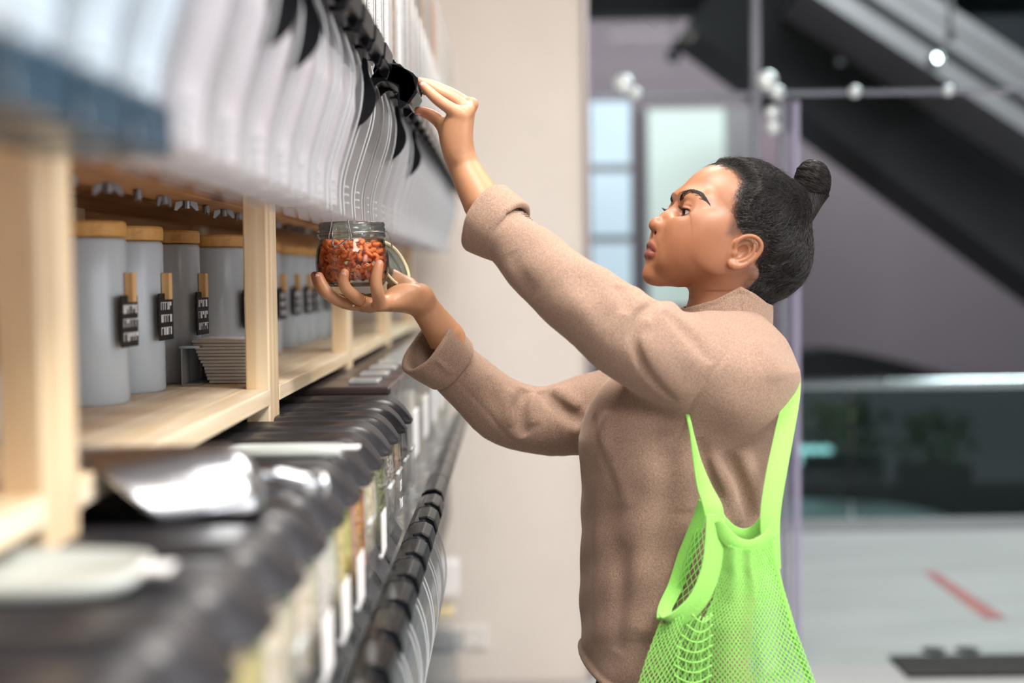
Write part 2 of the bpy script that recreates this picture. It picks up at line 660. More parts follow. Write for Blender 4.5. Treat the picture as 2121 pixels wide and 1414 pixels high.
# storefront glazing in the plane of the back wall
zt = P(1600, 190, WB).z            # head of the glass doors
x1 = P(1566, 400, WB).x
x2 = P(1650, 400, WB).x
def pane(name, x0, x1_, z0, z1, y=WB + 0.05):
    return structure(name, MB().box((x0, y, z0), (x1_, y + 0.010, z1)), M['glass'])
pane('window_1', xr + 0.03, x1, 0.02, zt - 0.006)
pane('window_2', xr + 0.03, x1, zt + 0.006, 3.1)
pane('window_3', x1 + 0.012, 4.2, zt + 0.006, 3.1)
pane('window_4', x2 + 0.01, 4.2, 0.02, zt - 0.02)
# polished vertical edges of the panes
for i, (xa, wd, za, zb, mt) in enumerate(((x1 - 0.006, 0.030, 0.02, 3.1, 'glassedge'), (x2 - 0.004, 0.020, 0.02, zt - 0.03, 'violetedge'),
                                          (P(1620, 700, WB).x, 0.030, 0.02, zt - 0.02, 'glassedge'))):
    structure('trim_%d' % (i + 2), MB().box((xa, WB + 0.03, za), (xa + wd, WB + 0.075, zb)), M[mt], bevel=0.002)
# horizontal head rail
structure('trim_5', MB().box((xr + 0.02, WB + 0.035, zt - 0.007), (4.2, WB + 0.075, zt + 0.007)), M['glassedge'], bevel=0.003)
# chrome glass clamps
def clamp(px, py, r, label):
    c = P(px, py, WB)
    t = empty('glass_clamp', (c.x, WB + 0.03, c.z))
    tag(t, label, 'clamp', 'chrome clamps holding the storefront glass')
    mb = MB()
    mb.lathe([(0.001, 0), (r, 0), (r, 0.012), (r * .8, 0.022), (0.001, 0.026)], 20)
    V = [(c.x + x, WB + 0.03 - z, c.z + y) for x, y, z in mb.v]
    obj('clamp_disc', (V, mb.f), M['clampsteel'], t, smooth=True)
    mb = MB()
    mb.tube([(c.x, WB + 0.03, c.z), (c.x, WB + 0.055, c.z)], r * .4, 12)
    obj('clamp_bolt', mb, M['steel'], t, smooth=True)
for px, py, r, lb in ((1292, 172, .036, 'chrome clamp at the head rail above the pale blue window'),
                      (1316, 192, .024, 'small chrome clamp lowest of the pair above the pale blue window'),
                      (1592, 165, .036, 'large chrome clamp above the head rail where two panes meet'),
                      (1612, 190, .026, 'chrome clamp on the head rail where two panes meet'),
                      (1602, 232, .026, 'chrome clamp upper of two below the head rail'),
                      (1604, 262, .026, 'chrome clamp lower of two below the head rail'),
                      (1774, 188, .022, 'chrome clamp on the head rail between the door and the bun'),
                      (1968, 186, .020, 'chrome clamp on the head rail nearest the right picture edge')):
    clamp(px, py, r, lb)

# entrance mat just past the glass
a = P(1850, 1392, 5.2)
tag(obj('entrance_mat', MB().box((a.x, 5.0, 0.001), (a.x + 1.3, 5.26, 0.014)), M['mat'], base=(a.x + .6, 5.1, 0.0)),
    'dark entrance mat lying on the floor by the storefront glass', 'mat')
# floor-level door pivots beside the mat
for k, px in enumerate((1935, 2005)):
    c = P(px, 1375, 5.35)
    mb = MB().lathe([(0.045, 0.0), (0.045, 0.006), (0.03, 0.010), (0.001, 0.010)], 20, (c.x, 5.36, 0.0))
    tag(obj('floor_pivot', mb, M['dark'], base=(c.x, 5.36, 0)), ['dark round floor plate left of its twin behind the mat', 'dark round floor plate right of its twin behind the mat'][k], 'floor plate', 'floor plates behind the mat')
# thin red streak laid flat on the mall floor
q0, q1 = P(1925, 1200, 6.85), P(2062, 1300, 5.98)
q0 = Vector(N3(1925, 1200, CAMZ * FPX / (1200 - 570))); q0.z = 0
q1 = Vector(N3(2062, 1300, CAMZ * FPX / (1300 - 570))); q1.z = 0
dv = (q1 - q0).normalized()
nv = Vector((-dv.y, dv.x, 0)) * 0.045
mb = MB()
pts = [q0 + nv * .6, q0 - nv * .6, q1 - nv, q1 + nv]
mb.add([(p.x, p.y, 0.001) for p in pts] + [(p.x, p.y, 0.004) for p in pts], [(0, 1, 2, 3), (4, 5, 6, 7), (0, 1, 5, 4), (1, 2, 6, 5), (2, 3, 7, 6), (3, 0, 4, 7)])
tag(obj('floor_streak', mb, M['red'], base=(q0.x, q0.y, 0)), 'muted red streak lying diagonally on the mall floor', 'tape')

# ------------------------------------------------------------------ the mall beyond
area('mall_lamp_light', (2.6, 14.2, 5.8), (8.0, 1.5), 340, (0.95, 0.95, 1.0), (math.radians(35), 0, 0))
# balustrade
YB = 7.9
rz = P(1900, 793, YB).z
t = empty('balustrade', (3.0, YB, 0.0))
tag(t, 'glass balustrade with bright steel handrail at the edge of the mall walkway', 'balustrade')
mb = MB().tube([(0.5, YB, rz), (6.0, YB, rz)], 0.034, 16)
obj('handrail', mb, M['steel'], t, smooth=True)
M['escglass'] = sheet_mat('escalator_glass', 'd0d8d8', 0.0, rough=0.05, refl=0.08)
M['balglass'] = sheet_mat('balustrade_glass', 'c8dad8', 0.0, rough=0.02, refl=0.5)
for i in range(4):
    obj('glass_panel', MB().box((0.6 + 1.3 * i, YB - 0.006, 0.03), (0.6 + 1.3 * i + 1.27, YB + 0.006, rz)), M['balglass'], t)
obj('base_channel', MB().box((0.5, YB - 0.04, 0.0), (6.0, YB + 0.04, 0.07)), M['paleedge'], t, bevel=0.004)
# void and storey below
structure('floor.001', MB().box((-3, 9.5, -4.2), (14, 30, -4.0)), M['dark'])
structure('wall_far', MB().box((-6, 18.0, -4.2), (16, 18.3, 9.0)), M['mauve'])
structure('wall_side', MB().box((-1.6, 5.2, -4.2), (-1.4, 18.0, 9.0)), M['mauve'])
structure('ceiling.001', MB().box((-6, 8.2, 6.4), (16, 18, 6.6)), M['darksoft'])
# dark panel wall of the storey below, under the walkway level
structure('wall_below', MB().box((-6, 17.6, -4.2), (16, 17.9, P(1800, 1110, 17.6).z + 0.6)), M['dark'])
# window bays on the far wall
YF = 17.9
def rect(px0, py0, px1, py1, Y):
    a, b = P(px0, py0, Y), P(px1, py1, Y)
    return a.x, b.x, b.z, a.z
xa, xb, za, zb = rect(1215, 205, 1312, 640, YF)
wn = structure('window_5', MB().box((xa, YF - .06, za), (xb, YF + .02, zb)), M['paleedge'])
for k in range(3):
    zz0 = za + (zb - za) * k / 3
    obj('pane', MB().box((xa + .04, YF - .09, zz0 + .05), (xb - .03, YF - .05, zz0 + (zb - za) / 3 - .05)), M['window'], wn)
xa, xb, za, zb = rect(1333, 222, 1508, 640, YF)
wn = structure('window_6', MB().box((xa, YF - .06, za), (xb, YF + .02, zb)), M['paleedge'])
obj('pane', MB().box((xa + .05, YF - .09, za + .05), (xb - .05, YF - .05, zb - .05)), M['window2'], wn)
xa, xb, za, zb = rect(1180, 205, 1212, 640, YF)
# grey pier between the two bays
xa, xb, za, zb = rect(1510, 225, 1562, 720, 17.0)
structure('wall_pier', MB().box((xa, 16.9, -4.0), (xb, 17.3, zb)), M['paleedge'])

def slab(name, pts, Y, thick, depth, mat, label, cat, parts=True):
    """sloping escalator soffit: traced centre line at depth Y, thick (m) in its plane, depth (m) across"""
    A, B = [P(px, py, Y) for px, py in pts]
    t = empty(name, (A.x, Y, A.z))
    tag(t, label, cat)
    d = (B - A).normalized()
    n = Vector((-d.z, 0, d.x))
    if n.z < 0: n = -n
    def run(o0, o1, y0, y1):
        mb = MB()
        c = [A + n * o0, B + n * o0, B + n * o1, A + n * o1]
        return mb.prism([(p.x, p.z) for p in c], 1, y0, y1)
    obj('truss', run(-thick / 2, thick / 2, Y, Y + depth), mat, t)
    if parts:
        obj('skirt_trim', run(thick / 2, thick / 2 + .12, Y - .02, Y + .05), M['paleedge'], t)
        obj('glass_side', run(thick / 2 + .12, thick / 2 + .75, Y + .02, Y + .04), M['escglass'], t)
        mb = MB().tube([A + n * (thick / 2 + .8) + Vector((0, .03, 0)), B + n * (thick / 2 + .8) + Vector((0, .03, 0))], .05, 10)
        obj('hand_belt', mb, M['dark'], t, smooth=True)
        obj('soffit_seam', run(-.03, .03, Y - .03, Y), M['darksoft'], t)
    return t
slab('escalator', ((1510, -68), (2400, 588)), 11.5, 1.15, 1.0, M['dark'],
     'broad dark escalator truss slanting down behind the head and bun', 'escalator')
slab('escalator', ((1700, -60), (2300, 330)), 10.4, 0.34, 1.0, M['paleedge'],
     'pale metal escalator edge crossing the top right corner', 'escalator')
# dark bulkhead filling the top of the opening
a = P(1213, 30, 12.6)
structure('trim_6', MB().box((-4, 12.6, a.z), (10, 12.9, 6.4)), M['darksoft'])
# arched dark void edge above the handrail
mb = MB()
c0 = P(1700, 800, 14.0)
arc = []
for px, py in ((1560, 800), (1600, 752), (1650, 730), (1720, 722), (1800, 733), (1880, 752), (1960, 775), (2060, 800)):
    q = P(px, py, 14.0)
    arc.append((q.x, q.z))
mb.prism(arc, 1, 14.0, 14.6)
tag(obj('curved_kiosk_roof', mb, M['dark'], base=(c0.x, 14.0, c0.z)), 'low dark curved roof rising just above the steel handrail', 'roof')
# bright curved ledge and lit kiosk of the storey below
def arcband(pts, Y, th, depth, mat, name, label, cat):
    L = [P(x, y, Y) for x, y in pts]
    L = [Vector(q) for q in cr(L, 6)]
    mb = MB()
    n = len(L)
    V = []
    for q in L:
        V += [(q.x, Y, q.z), (q.x, Y, q.z - th), (q.x, Y + depth, q.z - th), (q.x, Y + depth, q.z)]
    F = []
    for i in range(n - 1):
        for k in range(4):
            F.append((4 * i + k, 4 * i + (k + 1) % 4, 4 * i + 4 + (k + 1) % 4, 4 * i + 4 + k))
    F += [(0, 1, 2, 3), (4 * n - 4, 4 * n - 3, 4 * n - 2, 4 * n - 1)]
    mb.add(V, F)
    return tag(obj(name, mb, mat, base=(L[0].x, Y, L[0].z)), label, cat)
arcband(((1560, 1055), (1700, 1052), (1850, 1060), (1950, 1075), (2070, 1108)), 15.0, .16, .6, M['clampsteel'], 'curved_ledge',
        'curved pale metal ledge seen low through the balustrade glass', 'ledge')
c = P(1690, 942, 16.0)
t = empty('lit_kiosk', (c.x, 16.0, c.z))
tag(t, 'small bright cyan-white lit sign seen through the balustrade glass', 'sign')
M['kiosk'] = pmat('kiosk_glow', 'd8f0f4', 0.4, var=0.1, scale=3, emit=('bfe8f0', 2.2))
obj('lit_face', MB().box((c.x - .25, 15.98, c.z - .10), (c.x + .18, 16.02, c.z + .10)), M['kiosk'], t, bevel=.03)
obj('sign_frame', MB().box((c.x - .30, 16.02, c.z - .15), (c.x + .23, 16.1, c.z + .15)), M['dark'], t)
# dim planters of the storey below
def shrub(px, py, Y, r, label):
    c = P(px, py, Y)
    t = empty('planter_shrub', (c.x, Y, c.z - r))
    tag(t, label, 'plant', 'dim shrubs of the storey below')
    mb = MB()
    for k in range(160):
        d = Vector(RNG.normal(size=3)).normalized() * (r * RNG.uniform(.35, 1))
        q = c + Vector((d.x * 1.3, d.y * .6, d.z))
        u = Vector(RNG.normal(size=3)).normalized() * r * .22
        v = Vector(RNG.normal(size=3)).normalized() * r * .12
        mb.add([q - u, q - v, q + u, q + v], [(0, 1, 2, 3)])
    obj('foliage', mb, M['leaf'], t, fix=False)
    obj('planter_box', MB().box((c.x - r, Y - .2, c.z - r * 1.5), (c.x + r, Y + .2, c.z - r * .8)), M['darksoft'], t)
shrub(1745, 880, 15.2, .40, 'dim green shrub below the handrail left of the other')
shrub(1935, 905, 16.9, .40, 'dim green shrub below the handrail right of the other')
# mall ceiling spot, and a glowing disc put in for the handrail glint
def spot(px, py, Y, r, label):
    c = P(px, py, Y)
    t = empty('lamp_or_glint', (c.x, c.y, c.z))
    tag(t, label, 'lamp', 'mall spot lamps')
    mb = MB().lathe([(0.001, 0), (r, 0), (r * .8, r * .5), (0.001, r * .6)], 16)
    V = [(c.x + x, Y - z, c.z + y) for x, y, z in mb.v]
    obj('spot_disc', (V, mb.f), M['spotglow'], t, smooth=True)
    mb = MB().lathe([(r * 1.05, -.1), (r * 1.25, 0.0), (r * 1.25, .12), (.001, .12)], 16)
    V = [(c.x + x, Y + z, c.z + y) for x, y, z in mb.v]
    obj('spot_backing', (V, mb.f), M['dark'], t, smooth=True)
spot(1937, 122, 10.35, .030, 'brightest small spot lamp on the pale escalator edge')
spot(1830, 786, 7.86, .012, 'small glowing disc imitating a glint on the steel handrail')
for px, py, lb in ((1395, 115, 'dim disc imitating a lamp reflection above the pale green window'), (1740, 126, 'dim disc imitating a lamp reflection above the bun')):  # discs built to imitate lamp reflections in the storefront glass
    c = P(px, py, 11.3)
    t = empty('lamp_or_glint', c)
    tag(t, lb, 'lamp', 'mall spot lamps')
    mb = MB().lathe([(0.001, 0), (.05, 0), (.04, .03), (0.001, .04)], 16)
    V = [(c.x + x, c.y - z, c.z + y) for x, y, z in mb.v]
    obj('spot_disc', (V, mb.f), M['steel'], t, smooth=True)
    V = [(c.x + x * 1.2, c.y + z, c.z + y * 1.2) for x, y, z in mb.v]
    obj('spot_backing', (V, mb.f), M['darksoft'], t, smooth=True)
    obj('disc_cord', MB().tube([(c.x, c.y + .02, c.z), (c.x, c.y + .02, 6.4)], .008, 6), M['dark'], t)

# hanging rod, top right
c = P(1968, 75, 9.6)
t = empty('hanging_rod', c)
tag(t, 'thin grey rod hanging down at the top right', 'rod')
obj('rod', MB().tube([(c.x, 9.6, c.z), (c.x, 9.6, c.z + 2.2)], .018, 10), M['paleedge'], t, smooth=True)
obj('rod_tip', MB().tube([(c.x, 9.6, c.z - .03), (c.x, 9.6, c.z + .02)], .028, 10), M['darksoft'], t, smooth=True)

# ------------------------------------------------------------------ wall socket and things by the far wall
c = P(960, 1318, WB)
t = empty('wall_socket', (c.x, WB, c.z))
tag(t, 'white double wall socket low on the beige wall', 'socket')
for s_ in (-1, 1):
    xx = c.x + s_ * .043
    f_ = obj('socket_frame', MB().box((xx - .042, WB - .014, c.z - .042), (xx + .042, WB, c.z + .042)), M['socket'], t, bevel=.004)
    mb = MB().lathe([(.03, 0), (.026, .006), (.022, -.006), (.001, -.006)], 20)
    obj('socket_well', ([(xx + x, WB - .014 - z, c.z + y) for x, y, z in mb.v], mb.f), M['wall'], f_, smooth=True)
# ------------------------------------------------------------------ shelving unit
XF = -0.315                       # front plane of the posts
M['pine_z'] = wood_mat('pine_upright', 2, 'f4dfbd', 'ddbb8c')
M['pine_y'] = wood_mat('pine_board', 1, 'f8e8cc', 'e4c79c')
M['pine_shaded'] = wood_mat('pine_beam', 1, 'c08a52', '9a6a3c')  # shade under the upper board put into a browner pine
M['tin'] = pmat('zinc_plated', '8d8f92', 0.45, metal=1.0, var=0.1, scale=60)
ZT = Z0 - 0.1435                  # middle board
ZU = Z0 + 0.112                   # underside of the upper board
sh = empty('shelving_unit', (-0.45, 2.5, 0.0))
tag(sh, 'long pine shelving unit with upright posts and boards along the left side', 'shelf')
YP = [0.95, 1.84, 2.73, 3.62, 4.50]
for y in YP:
    obj('post', MB().box((XF - .031, y, 0.0), (XF, y + .075, ZU)), M['pine_z'], sh, bevel=.002)
    obj('post', MB().box((-.70, y + .3, 0.0), (-.66, y + .375, ZU)), M['pine_z'], sh, bevel=.002)
ys = [-0.2] + [y + .0375 for y in YP] + [4.98]
for a, b in zip(ys[:-1], ys[1:]):
    # the boards are notched round the posts: a rear strip and front strips between the posts
    obj('middle_board', MB().box((-.70, a + .002, ZT - .021), (XF - .032, b - .002, ZT)), M['pine_y'], sh, bevel=.0015)
for a, b in zip([-0.2] + [y + .076 for y in YP], [y - .001 for y in YP] + [4.98]):
    obj('board_lip', MB().box((XF - .0318, a, ZT - .021), (XF + .001, b, ZT)), M['pine_y'], sh, bevel=.0015)
for a, b in zip(ys[:-1], ys[1:]):
    obj('upper_board', MB().box((-.70, a + .001, ZU), (XF + .002, b - .001, ZU + .022)), M['pine_shaded'], sh, bevel=.0015)
obj('beam', MB().box((-.455, -0.2, ZU - .010), (-.39, 4.98, ZU)), M['pine_shaded'], sh, bevel=.0015)
obj('rear_beam', MB().box((-.70, -0.2, ZU - .05), (-.675, 4.98, ZU)), M['pine_shaded'], sh, bevel=.0015)
obj('low_board', MB().box((-.70, -0.2, Z0 - .82), (XF - .033, 4.98, Z0 - .79)), M['pine_y'], sh, bevel=.0015)
# wing nuts under the beam
wn = MB()
wn.lathe([(.0052, -.010), (.0052, 0)], 10, (0, 0, 0), True, True)
wn2 = []
for s_ in (-1, 1):
    wn.prism([(s_ * .003, -.003), (s_ * .013, -.013), (s_ * .016, -.012), (s_ * .014, -.002), (s_ * .006, .0)], 0, -.0012, .0012)
k = 0
nut0 = None
for y in np.arange(1.13, 3.2, .12):
    if nut0 is None:
        nut0 = obj('wing_nut', wn, M['tin'], sh, base=(0, 0, 0))
        o = nut0
    else:
        o = nut0.copy()
        COL.objects.link(o)
    o.location = Vector((-.42, y, ZU - .0105)) - Vector(sh.location)
    o.rotation_euler = (0, 0, random.uniform(-1.2, 1.2))

# ------------------------------------------------------------------ materials of the dispensers
M['acryl'] = sheet_mat('clear_acrylic', 'fdfdfe', 0.13, 'f4f3f6', rough=0.2, refl=0.35)  # white haze put in for light the clear plastic reflects
M['acryl2'] = sheet_mat('clear_bin_plastic', 'f8f9fa', 0.05, 'eef0f2', rough=0.12, refl=0.35)
M['acredge'] = pmat('bright_acrylic_edge', 'eef3f5', 0.12, var=0.04, scale=9, trans=0.55)
M['bluebase'] = pmat('dark_blue_plastic', '2d4658', 0.25, var=0.2, scale=6)
M['lid'] = pmat('black_lid_plastic', '2a2a2e', 0.36, var=0.25, scale=30, bump=0.03, bscale=200)
M['paper'] = pmat('white_label_card', 'f0eeee', 0.7, var=0.03, scale=12)
M['handle'] = pmat('gloss_black_handle', '0b0d11', 0.22, var=0.2, scale=10, spec=0.4)
def text_mat():
    m, nt, b = new_mat('printed_label')
    tc = nt.nodes.new('ShaderNodeTexCoord')
    mp = nt.nodes.new('ShaderNodeMapping')
    mp.inputs['Scale'].default_value = (1, 1, 1)
    nt.links.new(tc.outputs['Object'], mp.inputs['Vector'])
    br = nt.nodes.new('ShaderNodeTexBrick')
    br.inputs['Scale'].default_value = 1.0
    br.inputs['Color1'].default_value = lin('75757a')
    br.inputs['Color2'].default_value = lin('e9e6e6')
    br.inputs['Mortar'].default_value = lin('f0eded')
    br.inputs['Mortar Size'].default_value = 0.0012
    br.inputs['Brick Width'].default_value = 0.012
    br.inputs['Row Height'].default_value = 0.0042
    sp = nt.nodes.new('ShaderNodeSeparateXYZ')
    cb = nt.nodes.new('ShaderNodeCombineXYZ')
    nt.links.new(mp.outputs[0], sp.inputs[0])
    nt.links.new(sp.outputs[1], cb.inputs[0])
    nt.links.new(sp.outputs[2], cb.inputs[1])
    nt.links.new(cb.outputs[0], br.inputs['Vector'])
    nt.links.new(br.outputs['Color'], b.inputs['Base Color'])
    b.inputs['Roughness'].default_value = 0.6
    return m
M['print'] = text_mat()
def food(name, c1, c2, scale=160):
    m, nt, b = new_mat(name)
    tc = nt.nodes.new('ShaderNodeTexCoord')
    v = nt.nodes.new('ShaderNodeTexVoronoi')
    v.inputs['Scale'].default_value = scale
    nt.links.new(tc.outputs['Object'], v.inputs['Vector'])
    r = nt.nodes.new('ShaderNodeValToRGB')
    r.color_ramp.elements[0].color = lin(c1)
    r.color_ramp.elements[1].color = lin(c2)
    r.color_ramp.elements[0].position = .1
    r.color_ramp.elements[1].position = .75
    nt.links.new(v.outputs['Distance'], r.inputs['Fac'])
    nt.links.new(r.outputs['Color'], b.inputs['Base Color'])
    bp = nt.nodes.new('ShaderNodeBump')
    bp.inputs['Strength'].default_value = .8
    bp.inputs['Distance'].default_value = .003
    bp.invert = True
    nt.links.new(v.outputs['Distance'], bp.inputs['Height'])
    nt.links.new(bp.outputs[0], b.inputs['Normal'])
    b.inputs['Roughness'].default_value = .6
    return m
FOOD = {'chutefill': pmat('pale_chute_fill', 'cfccd2', .8, var=.05, scale=25), 'oats': food('pale_oats', 'ece2d0', 'c9b797', 140), 'rice': food('white_rice', 'f2efe8', 'd0c8b8', 220), 'nuts': food('brown_nuts', 'c39056', '7c5128', 90),
        'beans': food('white_beans', 'f4ecd8', 'cdbd9b', 110), 'green': food('green_lentils', '9ba266', '585c30', 200), 'orange': food('orange_lentils', 'e59a4a', 'a85a1c', 150),
        'peas': food('yellow_peas', 'e6d57c', 'b09b46', 130), 'seeds': food('speckled_seeds', 'dcd4c4', '6c6054', 170), 'dark': food('dark_beans', '70483a', '37211a', 120),
        'grey': food('grey_seeds', 'b9b2a8', '7c756c', 240), 'walnut': food('pale_nut_halves', 'd9bd8a', '8f6c3c', 80)}

# ------------------------------------------------------------------ upper row: gravity dispensers
DW = 0.092
def zz(v): return Z0 + v
# side outline of the clear body: x, z (relative to camera height)
FRONT = [tuple(q) for q in cr([(-.185, .74), (-.185, .33), (-.190, .29), (-.178, .245), (-.180, .205), (-.192, .165), (-.203, .13), (-.207, .105), (-.206, .076)], 4)]
BACKL = [(-.280, .078), (-.290, .112), (-.31, .1385), (-.62, .1385), (-.62, .74)]
OUT = [(x, zz(z)) for x, z in FRONT + BACKL]
HANDLE_PIVOT = Vector((-.216, 0, zz(.212)))
def hook(y0, y1):
    pts = cr([(-.222, .196), (-.205, .200), (-.199, .216), (-.203, .235), (-.203, .262), (-.196, .277), (-.176, .280), (-.166, .262), (-.157, .258), (-.153, .285),
              (-.160, .305), (-.185, .306), (-.207, .298), (-.213, .275), (-.213, .240), (-.228, .222), (-.231, .206)], 3, True)
    return [(x, zz(z)) for x, z in pts]
def make_dispenser(Y, foodkey, lift=0.0, latch=False, blue=False, pale=False, lab=False):
    t = empty('gravity_dispenser', (-.40, Y, zz(.134)))
    y0, y1 = Y - DW / 2, Y + DW / 2
    body = MB()
    n = len(OUT)
    V = [(x, y0, z) for x, z in OUT] + [(x, y1, z) for x, z in OUT]
    nf = len(FRONT)
    F = [(i, i + 1, n + i + 1, n + i) for i in range(nf - 1)] + [(i, i + 1, n + i + 1, n + i) for i in range(nf, n - 1)]
    F += [tuple(range(n)), tuple(range(n, 2 * n))]
    body.add(V, F)
    b = obj('clear_body', body, M['acryl'], t, fix=False)
    # polished rims that catch the light along the two front edges
    rim = MB()
    for y in (y0, y1):
        rim.tube([(x, y, z) for x, z in OUT[2:nf]], .0013, 6)
    obj('front_rim', rim, M['acredge'], b, smooth=True)
    # moulded vent slits low on the spout
    sl = MB()
    for k in range(3):
        z = zz(.092 + k * .010)
        sl.box((-.2095, y0 + .012, z), (-.2035, y0 + .034, z + .0025))
    obj('vent_slit', sl, M['acredge'], b)
    # inner chute curve
    ch = MB()
    cpts = cr([(-.285, .30), (-.262, .262), (-.232, .235), (-.212, .205), (-.205, .18)], 4)
    for i in range(len(cpts) - 1):
        (xa, za), (xb, zb) = cpts[i], cpts[i + 1]
        ch.add([(xa, y0 + .004, zz(za)), (xb, y0 + .004, zz(zb)), (xb, y1 - .004, zz(zb)), (xa, y1 - .004, zz(za))], [(0, 1, 2, 3)])
    obj('inner_chute', ch, M['acryl2'], b, fix=False, smooth=True)
    # food above the chute
    fp = [(-.190, .345), (-.190, .70), (-.60, .70), (-.60, .33), (-.30, .30)]
    obj('contents', MB().prism([(x, zz(z)) for x, z in fp], 1, y0 + .004, y1 - .004), FOOD[foodkey.strip()], t)
    if latch:
        lt = [(x + .031, z) for x, z in ((-.228, .182), (-.212, .188), (-.198, .204), (-.194, .224), (-.202, .248), (-.205, .268), (-.211, .268), (-.214, .246), (-.226, .222), (-.238, .204), (-.240, .188))]
        obj('latch', MB().prism([(x, zz(z)) for x, z in cr(lt, 3, True)], 1, y0 - .0085, y0 - .0050), M['handle'], t, bevel=.001)
    if pale and not blue:
        obj('filling', MB().prism([(x, zz(z)) for x, z in ((-.276, .086), (-.210, .086), (-.210, .105), (-.207, .13), (-.196, .165), (-.186, .20), (-.186, .245), (-.24, .25), (-.288, .28))], 1, y0 + .004, y1 - .004), FOOD['chutefill'], t, bevel=.002)  # pale insert added so the clear chute looks white and lit
    if blue:
        obj('spout_cup', MB().prism([(x, zz(z)) for x, z in ((-.282, .074), (-.2035, .073), (-.2035, .104), (-.292, .104))], 1, y0 - .0012, y1 + .0012), M['bluebase'], t, bevel=.003)
        obj('filling', MB().prism([(x, zz(z)) for x, z in ((-.288, .106), (-.211, .106), (-.207, .13), (-.196, .165), (-.186, .20), (-.186, .245), (-.24, .25), (-.288, .28))], 1, y0 + .004, y1 - .004), M['palefill'], t, bevel=.002)  # pale blue insert added for the highlight on the near face
    # label
    if lab: obj('label', MB().box((-.1846, y0 + .012, zz(.325)), (-.1838, y1 - .030, zz(.47))), M['print'], t)
    # handle: two hooked side plates and a grip across
    piv = HANDLE_PIVOT.copy()
    piv.y = Y
    h = MB()
    for ya, yb in ((y0 - .0045, y0 - .0010), (y1 + .0010, y1 + .0045)):
        h.prism(hook(0, 0), 1, ya, yb)
    g = [(-.213, .272), (-.210, .298), (-.188, .3085), (-.166, .304), (-.150, .288), (-.152, .268), (-.166, .266), (-.176, .282), (-.198, .280)]
    h.prism([(x, zz(z)) for x, z in g], 1, y0 - .0045, y1 + .0045)
    ho = obj('handle', h, M['handle'], t, base=piv, bevel=.0012)
    ho.rotation_euler = (0, lift, 0)
    return t
ups = []
M['palefill'] = pmat('pale_blue_sheen', 'd3e8f5', 0.35, var=.06, scale=30)
UY = [1.94 + .125 * k for k in range(-11, 23)]
upfood = ['rice', 'oats', 'rice', 'rice', 'rice', 'oats', 'beans', 'oats', 'rice', 'oats', 'nuts', 'walnut', 'grey', 'seeds', 'nuts', 'grey', 'dark', 'walnut', 'grey', 'seeds', 'nuts', 'orange']
ordn = ['first', 'second', 'third', 'fourth', 'fifth', 'sixth', 'seventh', 'eighth', 'ninth', 'tenth', 'eleventh', 'twelfth', 'thirteenth', 'fourteenth',
        'fifteenth', 'sixteenth', 'seventeenth', 'eighteenth', 'nineteenth', 'twentieth', 'twenty-first', 'twenty-second', 'twenty-third']
protos = {}
for k, y in enumerate(UY):
    if y > 4.9: continue
    if k < 3: y = (.63, .728, .825)[k]
    j = k - 11
    fk = upfood[(k - 4) % len(upfood)]
    lifted = j == 0
    special = j in (-6, -5, -1, 1, 2, 3, 4, 6) or j < -8
    fk = fk + ('' if j < -1 else ' ' if j < 5 else '  ')
    if lifted or special or fk not in protos:
        t = make_dispenser(y, fk, math.radians(31) if lifted else 0.0, latch=j in (-6, -5, -1, 3, 6), blue=j < -8, pale=j < -1 or j > 4, lab=j in (0, 1, 2, 4))
        if not lifted and not special: protos[fk] = t
    else:
        t = copy_tree(protos[fk])
        t.location.y = y
    if j < -8: t.scale = (1, .80, 1)
    if lifted: lb = 'clear gravity dispenser whose black handle the hand is pulling down'
    elif j < -8: lb = 'pale-filled dispenser with dark blue spout, %s at the top left' % {-11: 'nearest the camera', -10: 'middle of three', -9: 'farthest of three'}[j]
    elif j < 0: lb = 'clear gravity dispenser, %s nearer the camera than the one being used' % ordn[-j - 1]
    else: lb = 'clear gravity dispenser, %s beyond the one being used' % ordn[j - 1]
    tag(t, lb, 'dispenser', 'upper row of gravity dispensers')
